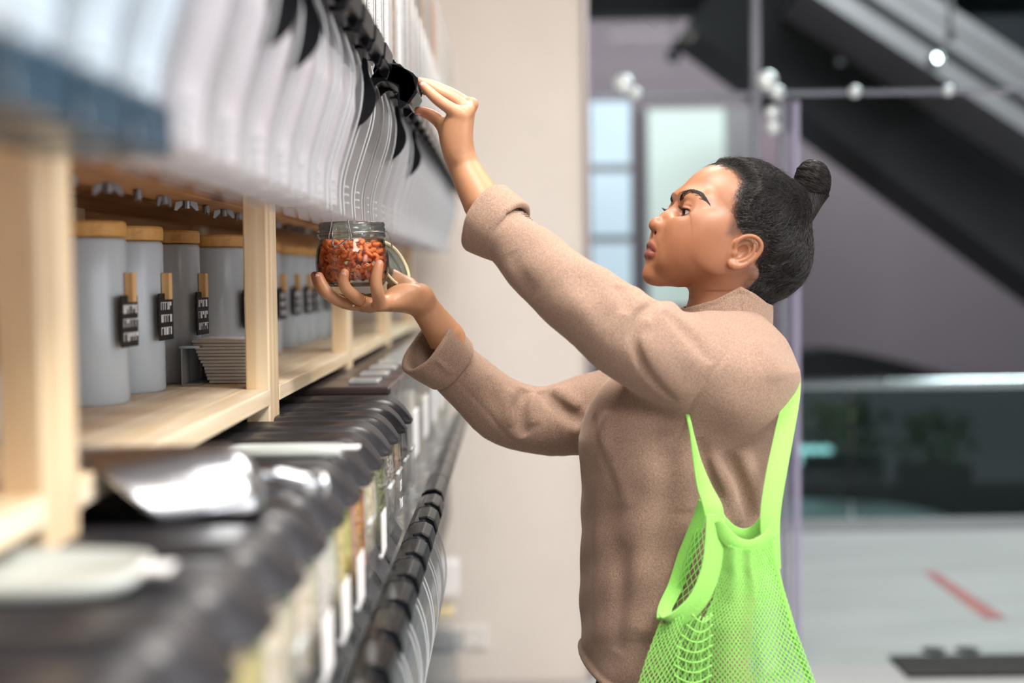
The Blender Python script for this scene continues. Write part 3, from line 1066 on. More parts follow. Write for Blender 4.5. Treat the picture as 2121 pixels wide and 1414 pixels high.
# ------------------------------------------------------------------ canisters on the middle board
M['can'] = pmat('grey_enamel', 'bcc6ce', 0.22, var=0.05, scale=6)
M['bamboo'] = wood_mat('bamboo_lid', 1, 'd9a760', 'bd8742')
M['tagblack'] = pmat('black_chalk_tag', '17171a', 0.6, var=0.3, scale=20)
M['chalk'] = pmat('white_chalk', 'e8e8ea', 0.9, var=0.1, scale=60)
M['peg'] = wood_mat('peg_wood', 2, 'e6bf88', 'c99a5c')
def make_canister(x, y, seed, pegd=True):
    rr = .055
    t = empty('canister', (x, y, ZT))
    body = MB().lathe([(rr * .96, 0.0), (rr, .004), (rr, .188), (rr * .97, .192), (rr * .93, .192)], 40, (x, y, ZT), True)
    obj('body', body, M['can'], t, smooth=True)
    obj('lid', MB().lathe([(rr * .90, .1925), (rr * 1.01, .1945), (rr * 1.01, .208), (rr * .98, .2115), (.001, .2115)], 40, (x, y, ZT), True), M['bamboo'], t, smooth=False, bevel=.001)
    # chalk tag on the aisle side with a wooden peg and scrawled lines
    ang = math.radians(-3)
    ux, uy = math.cos(ang), math.sin(ang)
    def tg(u, d, z):      # u along the tangent, d outward
        return (x + ux * (rr + d) - uy * u, y + uy * (rr + d) + ux * u, ZT + z)
    def slab_(u0, u1, d0, d1, z0, z1):
        V = [tg(u, d, z) for z in (z0, z1) for u, d in ((u0, d0), (u1, d0), (u1, d1), (u0, d1))]
        return V, [(0, 3, 2, 1), (4, 5, 6, 7), (0, 1, 5, 4), (1, 2, 6, 5), (2, 3, 7, 6), (3, 0, 4, 7)]
    tb = MB()
    tb.add(*slab_(-.030, .030, .003, .005, .066, .126))
    tg_o = obj('chalk_tag', tb, M['tagblack'], t, bevel=.001)
    wr = MB()
    r_ = random.Random(seed)
    for row in range(3):
        u = -.024
        zc = .110 - row * .016
        while u < .020:
            wl = r_.uniform(.005, .009)
            wr.add(*slab_(u, u + .0016, .005, .0054, zc - .005, zc + .005))
            wr.add(*slab_(u, u + wl, .005, .0054, zc + r_.choice((-.005, 0, .0035)), zc + .0048))
            u += wl + .003
    obj('writing', wr, M['chalk'], tg_o)
    if pegd:
        pg = MB()
        pg.add(*slab_(-.006, .001, .0005, .011, .118, .152))
        pg.add(*slab_(.0018, .0085, .0005, .011, .118, .152))
        obj('peg', pg, M['peg'], t, bevel=.001)
    return t
cans = [(1.10, 0), (1.27, 0), (1.655, 0), (1.83, 0), (2.0, .01), (2.24, .03), (2.385, .025), (2.55, .01), (2.69, .012), (2.95, 0), (3.10, .004), (3.26, 0), (3.42, .005), (3.58, 0)]
clabel = ['grey canister with bamboo lid nearest the left picture edge', 'grey canister with bamboo lid hidden mostly by the nearest post',
          'grey canister with bamboo lid and black tag just right of the nearest post', 'grey canister with bamboo lid, second right of the nearest post',
          'grey canister with bamboo lid, third right of the nearest post, mostly hidden', 'broad grey canister with bamboo lid behind the stack of paper bags',
          'grey canister edge right behind the broad one by the paper bags', 'grey canister seen as a sliver left of the second post', 'grey canister half hidden by the second post',
          'grey canister with black tag just right of the second post', 'grey canister second right of the second post', 'grey canister third right of the second post, behind the fingers',
          'grey canister behind the wrist, near the third post', 'grey canister farthest along the middle board']
for k, (y, dx) in enumerate(cans):
    t = make_canister(-.503 + dx, y, k, True)
    tag(t, clabel[k], 'canister', 'grey canisters on the middle board')

# stack of white paper bags between the canisters and the second post
M['bagpaper'] = pmat('white_paper', 'efedea', 0.8, var=0.03, scale=30)
for k in range(13):
    z = ZT + .0005 + k * .0046
    off = .0019 * k
    yy = 1.945 - random.uniform(0, .004)
    bx = (-.415 - off + random.uniform(-.001, .001))
    mb = MB().box((bx, yy, z), (XF - .034, yy + .12, z + .0040))
    mb.v = [(x, y + (0.0), zq + (.0006 if (x < -.38) else 0)) for x, y, zq in mb.v]
    o = obj('paper_bag', mb, M['bagpaper'], base=(-.36, yy + .06, z), bevel=.0008)
    tag(o, ('flat white paper bag, topmost of the stack beside the second post' if k == 12 else 'flat white paper bag at the bottom of the stack beside the second post' if k == 0 else
            'flat white paper bag, %s from the bottom of the stack beside the second post' % ordn[k]), 'paper bag', 'stacked paper bags')
# shallow steel tray behind them
t = empty('steel_tray', (-.47, 2.08, ZT))
tag(t, 'shallow blue-grey steel tray beside the paper bags', 'tray')
# (kept low and open)
tr = MB()
tr.box((-.447, 1.925, ZT), (-.425, 2.06, ZT + .002))
tr.box((-.449, 1.925, ZT), (-.447, 2.06, ZT + .05))
tr.box((-.447, 2.058, ZT + .002), (-.425, 2.060, ZT + .05))
obj('tray_shell', tr, M['can'], t)
obj('tray_rim', MB().box((-.451, 1.923, ZT + .05), (-.423, 2.062, ZT + .0535)), M['steel'], t)

# ------------------------------------------------------------------ lower row: lidded bins
LW = .118
LIDTOP, LIDRIM = -.183, -.222
def lid_mesh(Y):
    """domed lid, rounded towards the aisle"""
    mb = MB()
    ny, nx = 14, 26
    y0, y1 = Y - LW / 2, Y + LW / 2
    xb, xf = -.58, -.154
    V = []
    for i in range(nx + 1):
        s = i / nx
        x = xb + (xf - xb) * (1 - (1 - s) ** 1.6)
        front = max(0.0, (x - (xf - .045)) / .045)
        for j in range(ny + 1):
            t = j / ny * 2 - 1
            fq = max(0.0, (x - (xf - .060)) / .060)
            hw = LW / 2 * math.sqrt(max(0, 1 - fq ** 2 * .86))
            y = Y + t * hw
            edge = max(0.0, (abs(t) - .55) / .45)
            z = LIDTOP - .034 * front ** 2.2 - .026 * edge ** 2.4
            dx, dy = (x + .262) / .030, (y - Y) / .020
            z -= .011 * math.exp(-(dx * dx + dy * dy) ** 1.5)
            V.append((x, y, zz(max(z, LIDRIM + .004))))
    F = []
    m = ny + 1
    for i in range(nx):
        for j in range(ny):
            F.append((i * m + j, (i + 1) * m + j, (i + 1) * m + j + 1, i * m + j + 1))
    # skirt
    ring = [i * m for i in range(nx + 1)] + [nx * m + j for j in range(1, m)] + [i * m + ny for i in range(nx - 1, -1, -1)] + [j for j in range(ny - 1, 0, -1)]
    n0 = len(V)
    for q in ring:
        x, y, z = V[q]
        V.append((x, y, zz(LIDRIM)))
    L = len(ring)
    for k in range(L):
        F.append((ring[k], n0 + k, n0 + (k + 1) % L, ring[(k + 1) % L]))
    return mb.add(V, F)
BF = [(-.160, -.2195), (-.158, -.312), (-.170, -.336), (-.205, -.352)]
def make_bin(Y, fk, card, text=None):
    t = empty('scoop_bin', (-.36, Y, zz(-.79)))
    obj('lid', lid_mesh(Y), M['lid'], t, smooth=True)
    y0, y1 = Y - LW / 2 + .004, Y + LW / 2 - .004
    def plan(x, r=.046):      # rounded front corners
        out = []
        for k in range(6):
            a = math.pi / 2 * k / 5
            out.append((x - r + r * math.sin(a), y0 + r - r * math.cos(a)))
        out += [(q, Y + (Y - w_)) for q, w_ in out[::-1]]
        return out
    rings = []
    for x, z in BF:
        rings.append([(-.56, y0, zz(z))] + [(a, b, zz(z)) for a, b in plan(x)] + [(-.56, y1, zz(z))])
    b = MB()
    V = [p for r_ in rings for p in r_]
    m = len(rings[0])
    F = []
    for i in range(len(rings) - 1):
        for k in range(m - 1):
            F.append((i * m + k, i * m + k + 1, (i + 1) * m + k + 1, (i + 1) * m + k))
    b.add(V, F)
    obj('clear_body', b, M['acryl2'], t, smooth=True, fix=False)
    rings2 = [[(-.555, y0 + .003, zz(z))] + [(a - .0035, Y + (bq - Y) * .95, zz(z)) for a, bq in plan(x)] + [(-.555, y1 - .003, zz(z))] for x, z in [(-.160, -.232)] + BF[1:]]
    c = MB()
    V = [p for r_ in rings2 for p in r_]
    F = [f for f in F]
    F += [tuple(range(m)), tuple(range(3 * m, 4 * m)), ]
    F += [(i * m + m - 1, i * m, (i + 1) * m, (i + 1) * m + m - 1) for i in range(3)]
    obj('contents', c.add(V, F), FOOD[fk], t)
    # stand: dark hopper below
    obj('hopper', MB().prism([(-.56, zz(-.352)), (-.205, zz(-.353)), (-.175, zz(-.40)), (-.23, zz(-.52)), (-.30, zz(-.79)), (-.56, zz(-.79))], 1, y0, y1), M['black'], t)
    # card holder
    if card == 'white':
        h = obj('card_holder', MB().box((-.1555, y0 + .026, zz(-.326)), (-.1535, y1 - .026, zz(-.272))), M['acryl2'], t)
        obj('price_card', MB().box((-.1532, y0 + .028, zz(-.324)), (-.1522, y1 - .028, zz(-.274))), M['paper'], h)
    else:
        h = obj('card_holder', MB().box((-.1565, y0 + .022, zz(-.318)), (-.1530, y1 - .022, zz(-.262))), M['acryl2'], t)
    obj('holder_rail', MB().tube([(-.1545, y0 + .022, zz(-.262 if card != 'white' else -.322)), (-.1545, y1 - .022, zz(-.262 if card != 'white' else -.322))], .0028, 8), M['acredge'], t, smooth=True)
    if text:
        for k, (s, z, sz) in enumerate(text):
            cu = bpy.data.curves.new('lettering', 'FONT')
            cu.body = s
            cu.size = sz
            cu.extrude = .0002
            cu.align_x = 'CENTER'
            tmp = bpy.data.objects.new('lettering', cu)
            COL.objects.link(tmp)
            bpy.context.view_layer.update()
            me = bpy.data.meshes.new_from_object(tmp.evaluated_get(bpy.context.evaluated_depsgraph_get()))
            bpy.data.objects.remove(tmp)
            me.materials.clear()
            me.materials.append(M['chalk'])
            o = bpy.data.objects.new('lettering', me)
            COL.objects.link(o)
            o.parent = t
            o.location = Vector((-.1522, Y, zz(z))) - BASE[t]
            o.rotation_euler = (math.radians(90), 0, math.radians(90))
    # sloping clear flap, black handle, hanging clear chute
    fl = MB()
    for i in range(1):
        fl.add([(-.172, y0 + .010, zz(-.318)), (-.134, y0 + .010, zz(-.372)), (-.134, y1 - .010, zz(-.372)), (-.172, y1 - .010, zz(-.318)),
                (-.205, y0 + .010, zz(-.36)), (-.205, y1 - .010, zz(-.36))], [(0, 1, 2, 3), (0, 4, 1), (3, 2, 5)])
    obj('flap', fl, M['acryl2'], t, fix=False)
    hp = [(-.148, -.366), (-.149, -.350), (-.140, -.343), (-.126, -.341), (-.116, -.347), (-.112, -.362), (-.117, -.374), (-.134, -.378)]
    obj('handle_bar', MB().prism([(x, zz(z)) for x, z in hp], 1, Y - LW / 2 - .001, Y + LW / 2 + .001), M['handle'], t, bevel=.002)
    obj('handle_grip', MB().prism([(x + .004, zz(z + .003)) for x, z in hp[2:7]], 1, Y - .042, Y + .042), M['handle'], t, bevel=.002)
    cp = cr([(-.128, -.378), (-.112, -.420), (-.108, -.470), (-.120, -.53), (-.138, -.60), (-.150, -.68)], 4)
    ch = MB()
    for i in range(len(cp) - 1):
        (xa, za), (xb, zb) = cp[i], cp[i + 1]
        for (ya, yb) in ((y0 + .006, y1 - .006),):
            ch.add([(xa, ya, zz(za)), (xb, ya, zz(zb)), (xb, yb, zz(zb)), (xa, yb, zz(za))], [(0, 1, 2, 3)])
            for yq in (ya, yb):
                ch.add([(xa, yq, zz(za)), (xb, yq, zz(zb)), (-.20, yq, zz(zb)), (-.20, yq, zz(za))], [(0, 1, 2, 3)])
    co = obj('chute', ch, M['acryl2'], t, fix=False, smooth=True)
    rm = MB()
    for yq in (y0 + .006, y1 - .006):
        rm.tube([(x, yq, zz(z)) for x, z in cp], .0012, 6)
    obj('chute_rim', rm, M['acredge'], co, smooth=True)
    return t
LY = [2.165 - .1275 * k for k in range(14)]
lfood = ['dark', 'walnut', 'seeds', 'green', 'beans', 'orange', 'peas', 'rice', 'oats', 'beans', 'peas', 'oats', 'rice', 'grey']
cards = ['clear', 'clear', 'clear', 'clear', 'white', 'clear', 'white', 'white', 'white', 'clear', 'white', 'white', 'clear', 'clear']
lwords = {'dark': 'dark beans', 'walnut': 'pale nut halves', 'seeds': 'speckled seeds', 'green': 'green lentils', 'beans': 'white beans', 'orange': 'orange lentils',
          'peas': 'yellow peas', 'rice': 'white rice', 'oats': 'pale oats', 'grey': 'grey seeds'}
for k, y in enumerate(LY):
    if y < .50: continue
    fk = lfood[k]
    t = make_bin(y, fk, cards[k], [('\u043b\u0435', -.288, .026), ('\u0422\u043f\u0435\u0434', -.312, .022)] if k == 2 else None)
    tag(t, 'black-lidded clear bin of %s, %s from the far end of the lower row' % (lwords[fk], ordn[k] if k < 23 else ''), 'bin', 'black-lidded bins of the lower row')

# farther, squarer bins of the lower level
M['brownlid'] = pmat('smoky_lid', '4a4040', 0.3, var=0.2, scale=10)
for k in range(14):
    y = 2.36 + .17 * k
    if y > 4.9: break
    fk = ['dark', 'beans', 'dark', 'rice', 'seeds', 'oats', 'grey', 'dark', 'rice', 'oats', 'grey', 'seeds', 'beans', 'rice'][k]
    t = empty('square_bin', (-.40, y, zz(-.79)))
    tag(t, 'clear square bin with smoky lid, %s beyond the black-lidded bins' % ordn[k], 'bin', 'square bins at the far end')
    y0, y1 = y - .078, y + .078
    mb = MB()
    for (pa, pb) in (((-.60, y0), (-.20, y0)), ((-.20, y0), (-.20, y1)), ((-.20, y1), (-.60, y1))):
        mb.add([(pa[0], pa[1], zz(-.55)), (pb[0], pb[1], zz(-.55)), (pb[0], pb[1], zz(-.19)), (pa[0], pa[1], zz(-.19))], [(0, 1, 2, 3)])
    obj('clear_body', mb, M['acryl2'], t, fix=False)
    obj('contents', MB().box((-.595, y0 + .004, zz(-.545)), (-.204, y1 - .004, zz(-.235 - .02 * (k % 3)))), FOOD[fk], t)
    obj('lid', MB().box((-.605, y0 - .004, zz(-.190)), (-.196, y1 + .004, zz(-.176))), M['brownlid'], t, bevel=.004)
    obj('lid_knob', MB().box((-.27, y - .03, zz(-.176)), (-.22, y + .03, zz(-.168))), M['acredge'], t, bevel=.003)
    obj('stand', MB().box((-.60, y0, zz(-.79)), (-.21, y1, zz(-.552))), M['black'], t, bevel=.003)
    obj('card_holder', MB().box((-.199, y0 + .02, zz(-.36)), (-.195, y1 - .02, zz(-.27))), M['paper'] if k % 2 else M['acryl2'], t)
    hp = [(-.148, -.366), (-.149, -.350), (-.140, -.343), (-.126, -.341), (-.116, -.347), (-.112, -.362), (-.117, -.374), (-.134, -.378)]
    if k < 8:
        obj('handle_bar', MB().prism([(x, zz(z)) for x, z in hp], 1, y - .083, y + .083), M['handle'], t, bevel=.002)
        obj('handle_arm', MB().prism([(-.21, zz(-.40)), (-.21, zz(-.372)), (-.14, zz(-.350)), (-.14, zz(-.366))], 1, y - .06, y + .06), M['acryl2'], t)
# dark sheet put in for the deep shade behind the lower bins
structure('shade_panel', MB().box((-.66, -0.2, 0.0), (-.64, 4.95, ZT - .03)), M['dark'])

# steel scoop lying on the near lids
t0 = P(390, 1045, 1.17)
sc = empty('steel_scoop', (-.247, 1.14, zz(LIDTOP)))
tag(sc, 'big shiny steel scoop lying on the near black lids', 'scoop')
mb = MB()
nu, nv_ = 22, 24
Rm = Matrix.Rotation(math.radians(24), 3, 'Z')
V = []
for i in range(nu + 1):
    s = i / nu
    ln = -.105 + .150 * s
    rad = .066 * (1 - .12 * s) * (1 if s < .8 else math.sqrt(max(0.02, 1 - ((s - .8) / .2) ** 2)))
    for j in range(nv_ + 1):
        a = math.pi * (.02 + .96 * j / nv_)
        cut = ln + (.055 * (1 - math.sin(a)) if s < .3 else .055 * (1 - math.sin(a)) * max(0, (1 - (s - .3) / .5)))
        q = Rm @ Vector((cut, math.cos(a) * rad * 1.15, math.sin(a) * rad * .80 + .001))
        V.append(Vector((-.247, 1.14, zz(LIDTOP))) + q)
F = [(i * (nv_ + 1) + j, (i + 1) * (nv_ + 1) + j, (i + 1) * (nv_ + 1) + j + 1, i * (nv_ + 1) + j + 1) for i in range(nu) for j in range(nv_)]
mb.add(V, F)
so = obj('scoop_bowl', mb, M['steel'], sc, smooth=True)
md = so.modifiers.new('thick', 'SOLIDIFY')
md.thickness = .0012
h0 = Vector((-.217, 1.153, zz(LIDTOP)))
obj('scoop_handle', MB().tube([h0 + Rm @ Vector(q) for q in ((.012, 0, .024), (.028, 0, .020), (.044, 0, .014), (.060, 0, .010))], [.006, .007, .0085, .009], 14), M['steel'], sc, smooth=True)
obj('handle_end', MB().tube([h0 + Rm @ Vector(q) for q in ((.059, 0, .010), (.066, 0, .010))], .0105, 14), M['steel'], sc, smooth=True, bevel=.002)
M['greypale'] = pmat('pale_grey_face', 'c4cac6', .5, var=.04, scale=20)
# pale tray on the nearest lids; the narrow one imitates a lid highlight
def tray(x, y, lx, ly, label):
    t = empty('pale_tray_or_sheen', (x, y, zz(LIDTOP)))
    tag(t, label, 'tray', 'pale trays on the black lids')
    mb = MB()
    pl = []
    for k in range(28):
        a = 2 * math.pi * k / 28
        ca, sa = math.cos(a), math.sin(a)
        pl.append((math.copysign(abs(ca) ** .6, ca), math.copysign(abs(sa) ** .6, sa)))
    V = []
    for s, z in ((.96, .0), (1.0, .003), (1.0, .010), (.96, .010), (.93, .004), (.001, .004)):
        V += [(x + lx * s * a, y + ly * s * b, zz(LIDTOP) + z) for a, b in pl]
    F = [(i * 28 + k, i * 28 + (k + 1) % 28, (i + 1) * 28 + (k + 1) % 28, (i + 1) * 28 + k) for i in range(5) for k in range(28)] + [tuple(range(28))]
    mb.add(V, F)
    obj('pale_face', mb, M['greypale'], t, smooth=True)
    obj('pale_tab', MB().box((x + lx * .97, y - .012, zz(LIDTOP) + .006), (x + lx + .016, y + .012, zz(LIDTOP) + .009)), M['paper'], t, bevel=.001)
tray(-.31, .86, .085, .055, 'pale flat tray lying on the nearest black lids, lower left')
tray(-.235, 1.465, .060, .020, 'narrow pale shape imitating a highlight on a black lid in front of the second post')

# white goods low at the far end of the aisle
M['clearbox'] = sheet_mat('clear_box', 'f2f6f8', 0.25, 'eef2f6', rough=.1)
M['cream'] = pmat('cream_carton', 'ead9ae', .6, var=.05, scale=8)
for k, (px, py, wd, ht, m_, lb) in enumerate(((905, 1195, .075, .115, 'paper', 'white paper pouch standing at the far end by the wall'),
                                          (900, 1262, .07, .03, 'cream', 'cream carton box under the white pouch at the far end'),
                                          (895, 1325, .07, .075, 'clearbox', 'clear plastic box under the cream carton at the far end'))):
    c = P(px, py, 4.75)
    t = empty('far_package', (c.x, 4.75, c.z - ht / 2))
    tag(t, lb, 'package', 'packages at the far end')
    obj('pack_body', MB().box((c.x - wd, 4.70, c.z - ht / 2), (c.x + wd, 4.82, c.z + ht / 2)), M[m_], t, bevel=.012, seg=3)
    obj('pack_seal', MB().box((c.x - wd * .9, 4.755, c.z + ht / 2 - .002), (c.x + wd * .9, 4.765, c.z + ht / 2 + .006)), M['paper'], t)
c = P(905, 1395, 4.75)
t = empty('low_stand', (c.x, 4.76, 0.0))
tag(t, 'pale low stand carrying packages at the far end by the wall', 'stand')
obj('stand_top', MB().box((c.x - .12, 4.68, P(0, 1350, 4.7).z - .0), (c.x + .09, 4.86, P(0, 1350, 4.7).z + .012)), M['clearbox'], t)
obj('stand_leg', MB().box((c.x - .10, 4.70, 0.0), (c.x + .07, 4.84, P(0, 1350, 4.7).z)), M['clearbox'], t)
# ------------------------------------------------------------------ the person: materials
def skin_mat():
    m, nt, b = new_mat('skin')
    at = nt.nodes.new('ShaderNodeAttribute')
    at.attribute_name = 'tint'
    tc = nt.nodes.new('ShaderNodeTexCoord')
    n = nt.nodes.new('ShaderNodeTexNoise')
    n.inputs['Scale'].default_value = 60
    n.inputs['Detail'].default_value = 5
    nt.links.new(tc.outputs['Object'], n.inputs['Vector'])
    mx = nt.nodes.new('ShaderNodeMix')
    mx.data_type = 'RGBA'
    mx.blend_type = 'MULTIPLY'
    r = nt.nodes.new('ShaderNodeValToRGB')
    r.color_ramp.elements[0].color = (0.88, 0.86, 0.85, 1)
    r.color_ramp.elements[1].color = (1.06, 1.05, 1.05, 1)
    nt.links.new(n.outputs['Fac'], r.inputs['Fac'])
    mx.inputs['Factor'].default_value = 1.0
    nt.links.new(at.outputs['Color'], mx.inputs['A'])
    nt.links.new(r.outputs['Color'], mx.inputs['B'])
    nt.links.new(mx.outputs['Result'], b.inputs['Base Color'])
    b.inputs['Roughness'].default_value = 0.42
    b.inputs['Specular IOR Level'].default_value = 0.45
    b.inputs['Subsurface Weight'].default_value = 0.22
    b.inputs['Subsurface Radius'].default_value = (1, .35, .18)
    b.inputs['Subsurface Scale'].default_value = 0.004
    n2 = nt.nodes.new('ShaderNodeTexNoise')
    n2.inputs['Scale'].default_value = 900
    n2.inputs['Detail'].default_value = 3
    nt.links.new(tc.outputs['Object'], n2.inputs['Vector'])
    bp = nt.nodes.new('ShaderNodeBump')
    bp.inputs['Strength'].default_value = 0.10
    bp.inputs['Distance'].default_value = 0.0006
    nt.links.new(n2.outputs['Fac'], bp.inputs['Height'])
    nt.links.new(bp.outputs[0], b.inputs['Normal'])
    return m
M['skin'] = skin_mat()
M['hair'] = pmat('black_hair', '1b1513', 0.33, var=0.5, scale=120, spec=0.7)
M['haircap'] = pmat('black_hair_base', '0d0a09', 0.85, var=0.3, scale=200, bump=0.6, bscale=500, spec=0.15)
SKIN = np.array(lin('9d6b4e')[:3])
SKIN_HAND = np.array(lin('bc8b68')[:3])
LIPC = np.array(lin('854c42')[:3])

# ------------------------------------------------------------------ head (worked in pixels of the photograph; 1 px = 0.67 mm at the head)
YH = 1.97
PX = YH / FPX
PSI = math.radians(13)
CP, SP = math.cos(PSI), math.sin(PSI)
HO = N3(1545, 455, YH)
FWD = np.array([0.0, 1.0, 0.0])
FWD = FWD - CAMX * FWD.dot(CAMX)
FWD /= np.linalg.norm(FWD)
def h2w(V):
    """head space (x right, l towards the camera, z up; px) -> world"""
    V = np.asarray(V, float)
    x, l, z = V[..., 0], V[..., 1], V[..., 2]
    xi = x * CP + l * SP
    dp = -l * CP + x * SP            # away from the camera
    return HO + PX * (xi[..., None] * CAMX + z[..., None] * np.array([0, 0, 1.0]) + dp[..., None] * np.array([0, 1.0, 0]))
def C(px, py, l=0.0):
    """image point at lateral offset l -> head space"""
    x = (px - 1545 - SP * l) / CP
    for _ in range(4):
        Yp = YH + PX * (-l * CP + x * SP)
        rel = N3(px, py, Yp) - HO
        xi = rel[0] / (PX * CAMX[0])
        z = rel[2] / PX - xi * CAMX[2]
        x = (xi - l * SP) / CP
    return np.array([x, l, z])
def D(px, py, l=0.0):
    """already unturned point"""
    return np.array([px - 1545.0, l, 455.0 - py])
TLT = math.radians(25)
RH = np.array([[math.cos(TLT), 0, -math.sin(TLT)], [0, 1, 0], [math.sin(TLT), 0, math.cos(TLT)]])
def rotxz(a):
    a = math.radians(a)
    return np.array([[math.cos(a), 0, -math.sin(a)], [0, 1, 0], [math.sin(a), 0, math.cos(a)]])

EYE = C(1431, 440, 46)
GAZE = np.array([-.985, -.02, .10])
GAZE /= np.linalg.norm(GAZE)

def build_head():
    st = 1.7
    v = Vol((-238, 0.0, -245), (160, 128, 128), st)
    # cranium and face masses
    v.ell(D(1532, 455), (137, 105, 114), RH)
    v.ell(D(1425, 490, 0), (66, 72, 84), rotxz(20), k=40)
    v.ell(D(1398, 505, 0), (48, 44, 62), rotxz(16), k=30)
    v.cone(D(1485, 542, 54), D(1376, 562, 20), 22, 19, k=26)
    v.cone(D(1404, 540, 0), D(1358, 562, 0), 32, 18, k=24)
    v.ell(C(1351, 569, 0), (20, 23, 20), k=18)
    v.cone(C(1372, 572, 0), C(1402, 574, 0), 16, 18, k=20)
    v.ell(D(1438, 468, 60), (44, 26, 26), rotxz(28), k=34)           # cheekbone
    v.ell(D(1405, 500, 34), (30, 28, 34), rotxz(15), k=30)           # cheek
    v.cone(C(1424, 410, 26), C(1452, 413, 58), 11, 11, k=28)         # brow
    v.ell(C(1482, 512, 78), (44, 18, 52), k=30)
    v.ell(C(1432, 492, 52), (46, 24, 50), rotxz(20), k=34)
    # neck
    v.cone(D(1516, 545, 0), D(1479, 690, 0), 67, 75, k=44)
    v.cone(D(1530, 570, 60), D(1462, 690, 18), 18, 16, k=22)         # sternomastoid
    # eye socket
    v.ell(EYE + np.array([-16, -5, 3]), (15, 23, 13), rotxz(20), k=22, op='cut')
    v.ell(C(1388, 423, 14), (13, 15, 13), rotxz(25), k=14, op='cut')
    # nose
    v.cone(C(1408, 427), C(1380, 449), 8, 8.5, k=12)
    v.cone(C(1380, 449), C(1360, 461), 8.5, 11, k=8)
    v.ell(C(1358.5, 467), (14.5, 14.5, 12.5), k=8)
    v.ell(C(1376, 474, 15), (15.5, 12.5, 13), rotxz(20), k=9)
    v.cone(C(1360, 472), C(1370, 485), 6.5, 6, k=7)
    v.cone(C(1394, 458, 8), C(1404, 476, 20), 12, 16, k=16)
    v.fold([C(1381, 458, 20), C(1391, 470, 26), C(1388, 487, 24)], 3.6, -4.6)
    # muzzle and lips
    v.ell(C(1368, 546, 0), (28, 40, 22), k=16)
    v.ell(C(1395, 538, 30), (30, 24, 32), k=18)
    v.ell(C(1392, 524, 36), (26, 18, 30), k=20)
    v.ell(C(1428, 520, 46), (38, 26, 40), k=24)
    v.ell(C(1378, 507, 0), (31, 36, 33), rotxz(12), k=16)
    UL = [C(1350.5, 505.5, 0), C(1353, 508, 10), C(1359, 515, 20), C(1371, 526, 35)]
    LL = [C(1346.5, 527, 0), C(1349, 527.5, 11), C(1357, 529.5, 21), C(1371, 531, 35)]
    v.chain(UL, [7.4, 7.2, 5.8, 3.0], k=8)
    v.chain(LL, [8.6, 8.2, 6.2, 3.0], k=8)
    v.fold([C(1356, 488, 0), C(1348, 496, 0), C(1342, 503, 0)], 4, -2.0, n=3)
    v.chain([C(1337, 516, 0), C(1342, 516.5, 11), C(1352, 520.5, 21), C(1370, 528.8, 37)], [3.0, 2.8, 2.0, 0.5], k=1.0, op='cut')
    v.fold([C(1342, 547, 24), C(1338, 545, 10), C(1337, 545, 0)], 5, -1.5, n=3)
    v.fold([C(1366, 524, 37), C(1373, 531, 40), C(1372, 540, 38)], 5, -1.8, n=3)
    # nostrils
    v.ell(C(1364, 481, 9.5), (10, 6.0, 5.2), rotxz(-25), k=3, op='cut')
    # lids over the eyeball
    v.ell(EYE, (21.6, 21.6, 21.6), k=7)
    R = rotxz(10)
    e = EYE + np.array([-16.5, 3.5, -0.2])
    v.ell(e, (14, 23, 6.8), R, k=2.0, op='cut')
    v.fold([EYE + np.array(q) for q in ([-14.5, -17, 8], [-17, -4, 13.5], [-12, 12, 13], [-2, 21, 6])], 2.6, -2.2)
    v.ell(EYE, (17.4, 17.4, 17.4), k=0, op='cut')
    # ear (points traced in the picture at l about 100)
    def E(px, py, l): return C(px, py, l)
    v.ell(E(1538, 522, 92), (26, 12, 34), rotxz(40), k=10)
    helix = [E(1522, 520, 97), E(1524, 503, 103), E(1540, 491, 108), E(1558, 489, 112), E(1572, 497, 114), E(1577, 511, 113), E(1570, 527, 110), E(1555, 541, 106), E(1536, 551, 102), E(1520, 552, 99)]
    helix = [np.array(q) for q in cr(helix, 3)]
    v.chain(helix, list(np.linspace(4.6, 4.8, len(helix) - 5)) + [5.5, 6, 7, 7.5, 7.5], k=4)
    v.ell(E(1518, 547, 98), (11, 6.5, 9), k=6)
    v.ell(E(1537, 522, 104), (12, 10.5, 18), rotxz(42), k=3, op='cut')
    v.ell(E(1556, 503, 109), (11, 5, 8), rotxz(35), k=4, op='cut')
    anti = [E(1563, 507, 108), E(1560, 522, 107), E(1547, 535, 104), E(1532, 541, 101)]
    v.chain(cr(anti, 3), [4] * 10, k=4)
    v.ell(E(1522, 524, 99), (6, 5, 8), rotxz(30), k=4)
    f = v.f
    v.f = np.concatenate([f[:, :0:-1], f], 1)
    v.lo[1] = -(f.shape[1] - 1) * st
    v.n = np.array(v.f.shape)
    base = v.f.copy()
    V, F = v.mesh()
    V = smooth_mesh(V, F, 2, .4)
    return v, V, F
HV, HEADV, HEADF = build_head()

def seg_dist(V, pts):
    best = np.full(len(V), 1e9)
    for a, b in zip(pts[:-1], pts[1:]):
        a, b = np.array(a), np.array(b)
        ba = b - a
        t = np.clip(((V - a) @ ba) / (ba @ ba), 0, 1)
        best = np.minimum(best, np.linalg.norm(V - a - t[:, None] * ba, axis=1))
    return best
def sstep(a, b, x):
    t = np.clip((x - a) / (b - a), 0, 1)
    return t * t * (3 - 2 * t)
A_ = HEADV.copy()
A_[:, 1] = np.abs(A_[:, 1])
lipd = np.minimum(seg_dist(A_, [C(1345, 506, 0), C(1348, 509, 10), C(1354, 515, 21), C(1368, 526.5, 35)]) / np.interp(A_[:, 1], [0, 20, 36], [8.4, 7.8, 4.5]),
                  seg_dist(A_, [C(1341, 526, 0), C(1344, 527, 11), C(1352, 528, 21), C(1368, 530, 35)]) / np.interp(A_[:, 1], [0, 20, 36], [9.6, 8.4, 4.5]))
